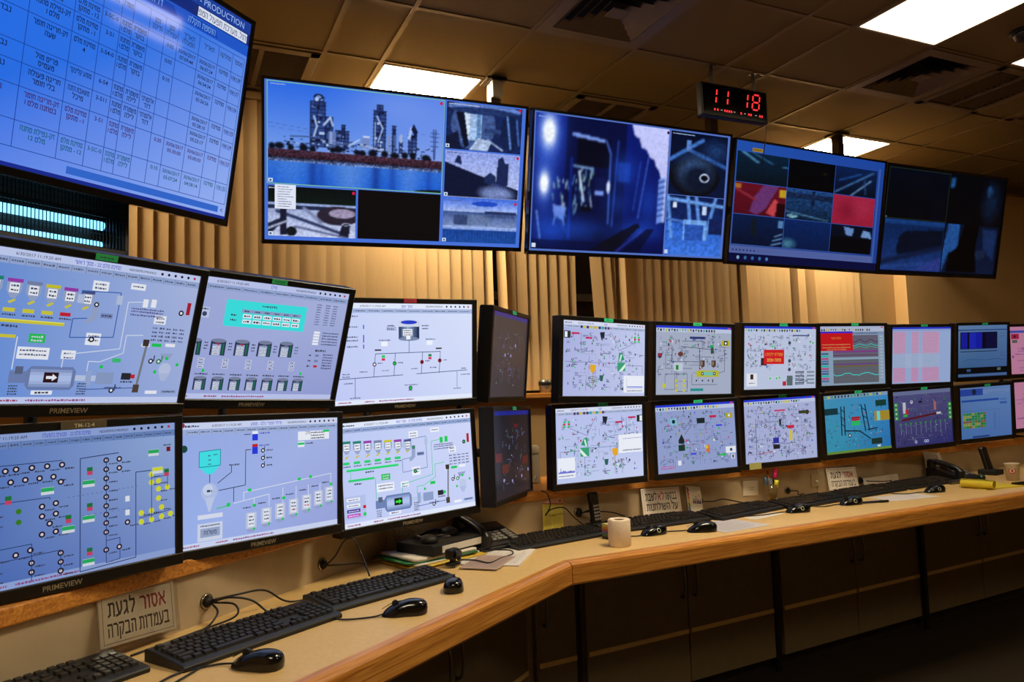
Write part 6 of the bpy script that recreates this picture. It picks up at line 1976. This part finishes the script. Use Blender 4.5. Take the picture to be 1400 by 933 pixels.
P.rect(0, 0, 1, 1, (222, 206, 84)); P.rect(0, 0, 1, .15, (226, 190, 186)); P.rect(0, .15, 1, .18, (170, 60, 70)); P.circ(.88, .07, .04, (200, 60, 80))
r = random.Random(31)
for k in range(17):
    P.words(.08, .40, .22 + .045 * k, .020, (150, 130, 40), r); P.words(.48, .92, .22 + .045 * k, .020, (150, 130, 40), r)
P.build('print', m_print, NT, M @ TM(0, -.0004, .064))
def pinned(label, x, z, w, h, ry, seed):
    M = on_mid(x, z, .002) @ Matrix.Rotation(rad(ry), 4, 'Y')
    T = thing('pinned_note', label, 'note', M, 'white notes on the backsplash')
    MB().box(-w / 2, -.001, -h / 2, w / 2, 0, h / 2).build('sheet', mat('paper_white', (214, 206, 196), .75), T)
    P = Pic(w * .99, h * .99)
    P.rect(0, 0, 1, 1, (224, 216, 200))
    P.words(.4, .75, .45, .07, (120, 110, 110), random.Random(seed)); P.words(.45, .7, .6, .07, (120, 110, 110), random.Random(seed + 1))
    P.build('print', m_print, T, M @ TM(0, -.0014, 0))
pinned('white note on the backsplash just left of the pen glass', 2.48, ZD + .070, .10, .068, 3, 1)
pinned('white note on the backsplash just right of the pen glass', 2.63, ZD + .072, .055, .062, -8, 2)
M = TM(.775, 2.60, ZD + .065, ma)
T = thing('pinned_drawing', 'pale drawing sheet on the backsplash behind the folder pile', 'drawing', on_mid(.80, ZD + .066, .002))
MB().box(-.11, -.001, -.058, .11, 0, .058).build('sheet', mat('paper_white', (214, 206, 196), .75), T)
P = Pic(.218, .114)
P.rect(0, 0, 1, 1, (176, 162, 140)); r = random.Random(8)
for k in range(14):
    P.line([(r.uniform(.05, .5), r.uniform(.1, .8)), (r.uniform(.05, .5), r.uniform(.1, .8))], .012, (110, 96, 84))
P.build('print', m_print, T, WM[T] @ TM(0, -.0014, 0))

# ---- folder pile
FP = TM(.800, 2.452, ZD, 20)
def leafed(name, label, cat, w, d, z, h, m, a=0, dx=0, dy=0, curl=0.0, grp=None):
    T = MB()
    T.surf(lambda u, v: Vector(((u - .5) * w, (v - .5) * d, curl * max(0, .25 - u) ** 2 * 16 * .25 + .0)), 12, 4)
    geo = T.bm.faces[:]
    ex = bmesh.ops.extrude_face_region(T.bm, geom=geo)
    bmesh.ops.translate(T.bm, vec=(0, 0, h), verts=[e for e in ex['geom'] if isinstance(e, bmesh.types.BMVert)])
    return tag(T.build(name, m, None, FP @ TM(dx, dy, z, a)), label, cat, grp)
m_paper = mat('paper_white', (214, 206, 196), .75)
leafed('yellow_folder', 'yellow paper folder at the bottom of the pile', 'folder', .30, .20, .0055, .004, mat('folder_yellow', (206, 170, 34), .5), 0, .0, -.012)
leafed('paper_stack', 'white papers between the yellow and green folders', 'paper', .27, .185, .010, .006, m_paper, 3, .0, .0)
leafed('green_folder', 'green plastic folder in the middle of the pile', 'folder', .285, .19, .0165, .004, mat('folder_green', (16, 104, 52), .4), -4, -.018, .002, .02)
leafed('paper_stack', 'white papers lying on the green folder', 'paper', .26, .18, .021, .010, m_paper, -2, -.008, .0, .02)
Bx = thing('binder', 'flat black binder lying on top of the folder pile', 'binder', FP @ TM(.035, -.004, .0315, 7))
MB().box(-.12, -.085, 0, .12, .085, .034, .004, 2).build('cover', m_black2, Bx)
MB().box(-.08, -.080, .006, .119, .075, .027).build('pages', m_paper, Bx, WM[Bx] @ TM(.003, -.0075, .0))
MB().box(.02, -.03, .0345, .13, .0, .0365, M=Matrix.Rotation(rad(30), 4, 'Z')).build('loose_slip', m_paper, Bx)
HS = thing('headset', 'black headset lying on the binder', 'headset', FP @ TM(.02, .0, .066, 20))
pts = [(.075 * math.cos(t), .06 * math.sin(t), .012 + .004 * math.sin(3 * t)) for t in np.linspace(0, math.pi * 1.05, 14)]
MB().tube(pts, .006, 8).build('band', m_black, HS)
for sx, sy in ((.075, 0), (-.073, -.008)):
    MB().lathe([(0, 0), (.026, 0), (.030, .006), (.028, .018), (.015, .024), (0, .024)], 18, TM(sx, sy - .012, 0, 0, 8)).build('ear_pad', m_black2, HS)
MB().tube(smooth_path([(-.073, -.02, .014), (-.05, -.05, .02), (-.01, -.058, .016)]), .003).build('microphone_boom', m_black, HS)
# ---- webcam by the folders
WC = thing('webcam', 'small black clip webcam standing at the end of the folder keyboard', 'webcam', TM(.822, 2.300, ZD + .0065, 30))
MB().box(-.022, -.016, 0, .022, .016, .010, .003).box(-.010, -.006, .008, .010, .006, .022, .002).build('clip', m_black2, WC)
MB().box(-.024, -.014, .020, .020, .014, .052, .006, 2).build('body', m_black, WC)
MB().cyl((.004, -.012, .034), (.004, -.024, .034), .014, n=18).build('lens', mat('lens_glass', (16, 16, 20), .05), WC)

# ---- desk phones
m_phone = mat('phone_black', (13, 12, 12), .32, var=.08)
def desk_phone(label, M, papers=False):
    T = thing('desk_phone', label, 'telephone', M, 'black desk phones')
    b = MB()
    prof = [(-.095, 0), (.095, 0), (.095, .062), (.075, .068), (-.085, .022), (-.095, .014)]
    a = [b.bm.verts.new((-.10, y, z)) for y, z in prof]
    c = [b.bm.verts.new((.10, y, z)) for y, z in prof]
    for i in range(6):
        b.bm.faces.new((a[i], a[(i + 1) % 6], c[(i + 1) % 6], c[i]))
    b.bm.faces.new(a); b.bm.faces.new(c[::-1])
    bmesh.ops.bevel(b.bm, geom=list(b.bm.edges), offset=.005, segments=2, affect='EDGES')
    b.build('base', m_phone, T)
    sl = math.degrees(math.atan2(.046, .16))
    F_ = M @ TM(0, -.085, .0225, 0, sl)
    MB().box(-.022, .095, 0, .085, .150, .006, .002, 1, TM(0, 0, 0)).build('display', mat('phone_display', (40, 42, 46), .15), T, F_)
    kk = MB()
    for r_ in range(4):
        for k in range(3):
            kk.box(-.022 + .022 * k, .018 + .018 * r_, 0, -.006 + .022 * k, .030 + .018 * r_, .004)
    for r_ in range(5):
        kk.box(.055, .012 + .016 * r_, 0, .082, .021 + .016 * r_, .0035)
    o = kk.build('keypad', mat('phone_keys', (128, 124, 116), .45), T, F_)
    h = MB()
    h.tube(smooth_path([(-.068, -.092, .040), (-.068, -.06, .066), (-.068, 0, .086), (-.068, .06, .098), (-.068, .092, .092)], 5), .016, 10)
    h.cyl((-.068, -.078, .022), (-.068, -.082, .055), .025, .022, 16).cyl((-.068, .078, .066), (-.068, .074, .098), .025, .022, 16)
    h.build('handset', m_phone, T)
    return T
desk_phone('black desk phone standing between the dim lower monitor and a keyboard', TM(1.040, 2.540, ZD + .0047, 14))
desk_phone('far black desk phone with papers tucked behind it', TM(3.955, 2.845, ZD, 6))
q = off(PM(3.90), -.05, ma)
for k, (dx, h, a) in enumerate(((0, .15, 7), (.11, .14, -12))):
    T = thing('paper_slip', ('white paper tucked behind the far desk phone', 'narrow pink-marked slip behind the far desk phone')[k], 'paper', TM(q[0] + dx, q[1] + .012 * k, ZD + .001, ma, -14, a))
    w = (.12, .06)[k]
    MB().box(-w / 2, 0, 0, w / 2, .001, h).build('sheet', mat('paper_white', (214, 206, 196), .75), T)
    if k:
        MB().box(-.014, -.001, .02, -.008, -.0002, h - .005).build('pink_line', mat('pink_ink', (180, 70, 90), .7), T)

# ---- upright cordless phone
DP = thing('cordless_phone', 'black cordless phone standing upright in its charger', 'telephone', TM(1.545, 2.630, ZD, 18))
MB().prism([(-.035, -.04), (.035, -.04), (.035, .035), (-.035, .035)], 0, .024, bev=.006).build('charger', m_black2, DP)
ph = MB().box(-.024, -.012, 0, .024, .012, .132, .009, 3, TM(0, 0, .012, 0, -8))
ph.build('handset', m_phone, DP)
MB().box(-.016, -.0135, .088, .016, -.012, .118, .0005, 1, TM(0, 0, .012, 0, -8)).build('display', mat('phone_display', (40, 42, 46), .15), DP)
kk = MB()
for r_ in range(5):
    for k in range(3):
        kk.box(-.017 + .0125 * k, -.0138, .022 + .013 * r_, -.008 + .0125 * k, -.012, .029 + .013 * r_, M=TM(0, 0, .012, 0, -8))
kk.build('keypad', mat('phone_keys', (128, 124, 116), .45), DP)

# ---- paper roll, memo cube
TR = thing('paper_roll', 'white toilet paper roll standing near the worktop edge', 'paper roll', TM(1.440, 2.298, ZD))
MB().lathe([(.018, .001), (.037, .0), (.0395, .003), (.0395, .089), (.037, .092), (.018, .091), (.018, .001)], 40).build('roll', mat('tissue_white', (226, 206, 180), .85, var=.03, scale=150, bump=.5), TR)
MB().lathe([(.0165, .002), (.0178, .002), (.0178, .090), (.0165, .090), (.0165, .002)], 28).build('core', mat('cardboard_core', (90, 66, 44), .8), TR)
MC = thing('memo_cube', 'block of coloured memo notes behind the paper roll', 'memo cube', TM(1.500, 2.420, ZD, 14))
for k, c in enumerate(((60, 56, 54), (90, 120, 60), (90, 100, 150), (150, 80, 90), (190, 140, 60), (200, 190, 120))):
    MB().box(-.035, -.035, .009 * k, .035, .035, .009 * k + .0088).build('note_layer', mat('memo_%d' % k, c, .8), MC)

# ---- pen glass
PG = thing('pen_glass', 'clear glass of pens and markers in front of the backsplash', 'pen holder', TM(2.560, 2.748, ZD))
mg = bpy.data.materials.new('tinted_glass')
mg.use_nodes = True
bs = mg.node_tree.nodes['Principled BSDF']
bs.inputs['Base Color'].default_value = (*lin((226, 190, 120)), 1)
bs.inputs['Roughness'].default_value = .08
bs.inputs['Transmission Weight'].default_value = .85
MB().lathe([(0, 0), (.022, 0), (.027, .085), (.0245, .085), (.0195, .004), (0, .004)], 24).build('glass', mg, PG)
def pen(label, name, cat, dx, dy, L, tx, ty, segs):
    T = thing(name, label, cat, WM[PG] @ TM(dx, dy, .006) @ Matrix.Rotation(rad(tx), 4, 'X') @ Matrix.Rotation(rad(ty), 4, 'Y'), 'pens in the glass')
    z = 0
    for f, rr, col, nm in segs:
        h = L * f
        MB().lathe([(0, z), (rr, z), (rr, z + h), (rr * .7, z + h + .001), (0, z + h + .001)], 14).build(nm, mat('pen_%d_%d_%d' % col, col, .35), T)
        z += h + .001
pen('pink highlighter with a black neck, tallest in the pen glass', 'highlighter', 'marker', .006, .0, .150, -4, 12, ((.55, .008, (120, 30, 60), 'barrel'), (.15, .0085, (14, 12, 14), 'neck'), (.30, .0095, (240, 40, 140), 'cap')))
pen('yellow highlighter in the pen glass', 'highlighter', 'marker', .002, -.010, .100, 4, 9, ((.65, .0085, (40, 40, 30), 'barrel'), (.35, .0095, (226, 220, 40), 'cap')))
pen('blue ballpoint pen in the pen glass', 'pen', 'pen', -.008, .004, .115, -3, -9, ((.6, .0045, (180, 170, 150), 'barrel'), (.4, .005, (70, 120, 170), 'cap')))
pen('second blue pen in the pen glass, the shorter one', 'pen', 'pen', -.009, -.007, .108, 3, -7, ((.55, .0045, (60, 50, 50), 'barrel'), (.45, .005, (90, 140, 190), 'cap')))
pen('orange wooden pencil in the pen glass', 'pencil', 'pencil', .0, .009, .140, -3, -1, ((.9, .004, (190, 110, 40), 'barrel'), (.1, .004, (120, 60, 40), 'eraser')))
T = thing('pen', 'dark blue pen lying on the desk beside the torn white sheet', 'pen', TM(2.91, 2.480, ZD + .006, -14))
MB().cyl((-.065, 0, 0), (.02, 0, 0), .005, n=12).build('barrel', mat('pen_navy', (22, 26, 60), .3), T)
MB().cyl((.022, 0, 0), (.068, 0, 0), .0058, n=12).build('cap', m_black, T)

# ---- far end of the desk
YP = thing('yellow_pad', 'yellow writing pad with its first sheets rolled back', 'notepad', TM(3.765, 2.530, ZD, -6))
MB().box(-.10, -.075, 0, .17, .075, .005).build('pad', mat('pad_yellow', (206, 184, 40), .7), YP)
MB().surf(lambda u, v: Vector((-.10 + .0 + (.017 + .005 * u) * math.cos(2 * math.pi * 1.3 * u), (v - .5) * .15, .026 + (.017 + .005 * u) * math.sin(2 * math.pi * 1.3 * u))), 26, 2).build('rolled_sheet', mat('pad_yellow', (206, 184, 40), .7), YP, WM[YP] @ TM(0, 0, 0, 18))
CP = thing('paper_cup', 'pale paper cup with a round red logo at the far desk end', 'cup', TM(4.115, 2.620, ZD))
MB().lathe([(0, .003), (.026, .003), (.027, 0), (.029, .0), (.037, .088), (.0385, .090), (.037, .092), (.0355, .089), (.027, .006), (0, .006)], 28).build('body', mat('cup_card', (196, 182, 156), .6), CP)
lm = Matrix.Rotation(rad(-147), 4, 'Z') @ TM(.0345, 0, .055, 90, 0) @ Matrix.Rotation(rad(-5), 4, 'X')
P = Pic(.034, .034)
P.circ(.5, .5, .5, (170, 40, 50), 24).circ(.5, .5, .36, (196, 182, 156), 20).rect(.36, .28, .64, .74, (150, 40, 50)).circ(.5, .34, .14, (150, 40, 50), 12)
P.build('round_logo', m_print, CP, WM[CP] @ lm)
HB = thing('handset_stand', 'black charger with a handset behind the paper cup', 'telephone', TM(4.30, 2.86, ZD, 10))
MB().prism([(-.05, -.05), (.05, -.05), (.05, .05), (-.05, .05)], 0, .03, bev=.006).build('charger', m_black2, HB)
MB().box(-.03, -.014, .02, .03, .014, .16, .010, 2, TM(0, 0, 0, 0, -14)).build('handset', m_phone, HB)
T = thing('desk_tray', 'flat black tray lying across the yellow pad end', 'tray', TM(4.05, 2.475, ZD, -4))
MB().box(-.13, -.022, .0, .13, .022, .003, .001).box(-.13, -.022, .0, .13, -.018, .014, .001).box(-.13, .018, .0, .13, .022, .014, .001).box(-.13, -.022, 0, -.126, .022, .014).box(.126, -.022, 0, .13, .022, .014).build('body', m_black, T)
T = thing('trackball', 'small black trackball with a green glint before the far phone', 'trackball', TM(3.93, 2.665, ZD))
MB().lathe([(0, 0), (.03, 0), (.032, .008), (.024, .014), (0, .014)], 20).build('base', m_black, T)
MB().lathe([(.0001, .008), (.014, .012), (.02, .026), (.014, .040), (.0001, .045)], 18).build('ball', mat('ball_green', (10, 40, 24), .08), T)
T = thing('metal_tube', 'grey metal tube lying before the far desk phone', 'tube', TM(3.80, 2.70, ZD + .0115, -2))
MB().cyl((-.07, 0, 0), (.07, 0, 0), .011, n=16).build('barrel', m_steel, T)
MB().cyl((.07, 0, 0), (.085, 0, 0), .0115, n=16).build('end_cap', m_black, T)
T = thing('paper_strip', 'narrow white strip standing behind the far keyboards', 'paper', TM(3.44, 2.876, ZD, ma, -8))
MB().box(-.15, 0, 0, .15, .002, .052).build('sheet', mat('paper_white', (214, 206, 196), .75), T)

# ---- things on the sill and the shelf by the gap between the monitors
SC = thing('glass_tumbler', 'small grey metal-banded tumbler on the window sill', 'tumbler', TM(2.235, 4.395, 1.30))
MB().lathe([(0, .002), (.036, .002), (.040, .085), (.037, .085), (.033, .006), (0, .006)], 24).build('body', mat('tumbler_grey', (150, 142, 128), .2, .5), SC)
MB().lathe([(.0392, .050), (.0415, .050), (.0425, .074), (.040, .074)], 24).build('band', m_black2, SC)
q = off(PM(1.40), .22, ma)
WA = thing('white_adapter', 'white cable adapter standing on the monitor shelf beside the dim screens', 'adapter', TM(q[0] + .03, q[1], ZL1))
MB().box(-.022, -.02, 0, .022, .02, .125, .004).lathe([(.024, .125), (.026, .130), (.026, .150), (.020, .158), (0, .158)], 20).build('body', mat('adapter_white', (190, 180, 156), .45), WA)
MB().tube(smooth_path([WM[WA] @ Vector((0, -.02, .03)), WM[WA] @ Vector((-.04, -.06, .01)), WM[WA] @ Vector((-.12, -.08, .006))]), .004).build('lead', mat('adapter_white', (190, 180, 156), .45), WA, ID)
# tape tag on the seam between the two far-left monitors
TG = thing('tape_label', 'clear tape tag lettered TM-12-4 between the far left monitors', 'label', head_matrix((-.186, 1.799, -.187), 30, 1.4, 1.1) @ TM(.03, -.0085, .1565))
MB().box(-.046, -.001, -.007, .046, .0005, .009, .0004).build('tape', mat('tape_dull', (92, 84, 66), .25), TG)
lettering('TM-12-4', .008, WM[TG] @ TM(0, -.0016, 0), TG, mat('tape_letters', (196, 186, 160), .5))
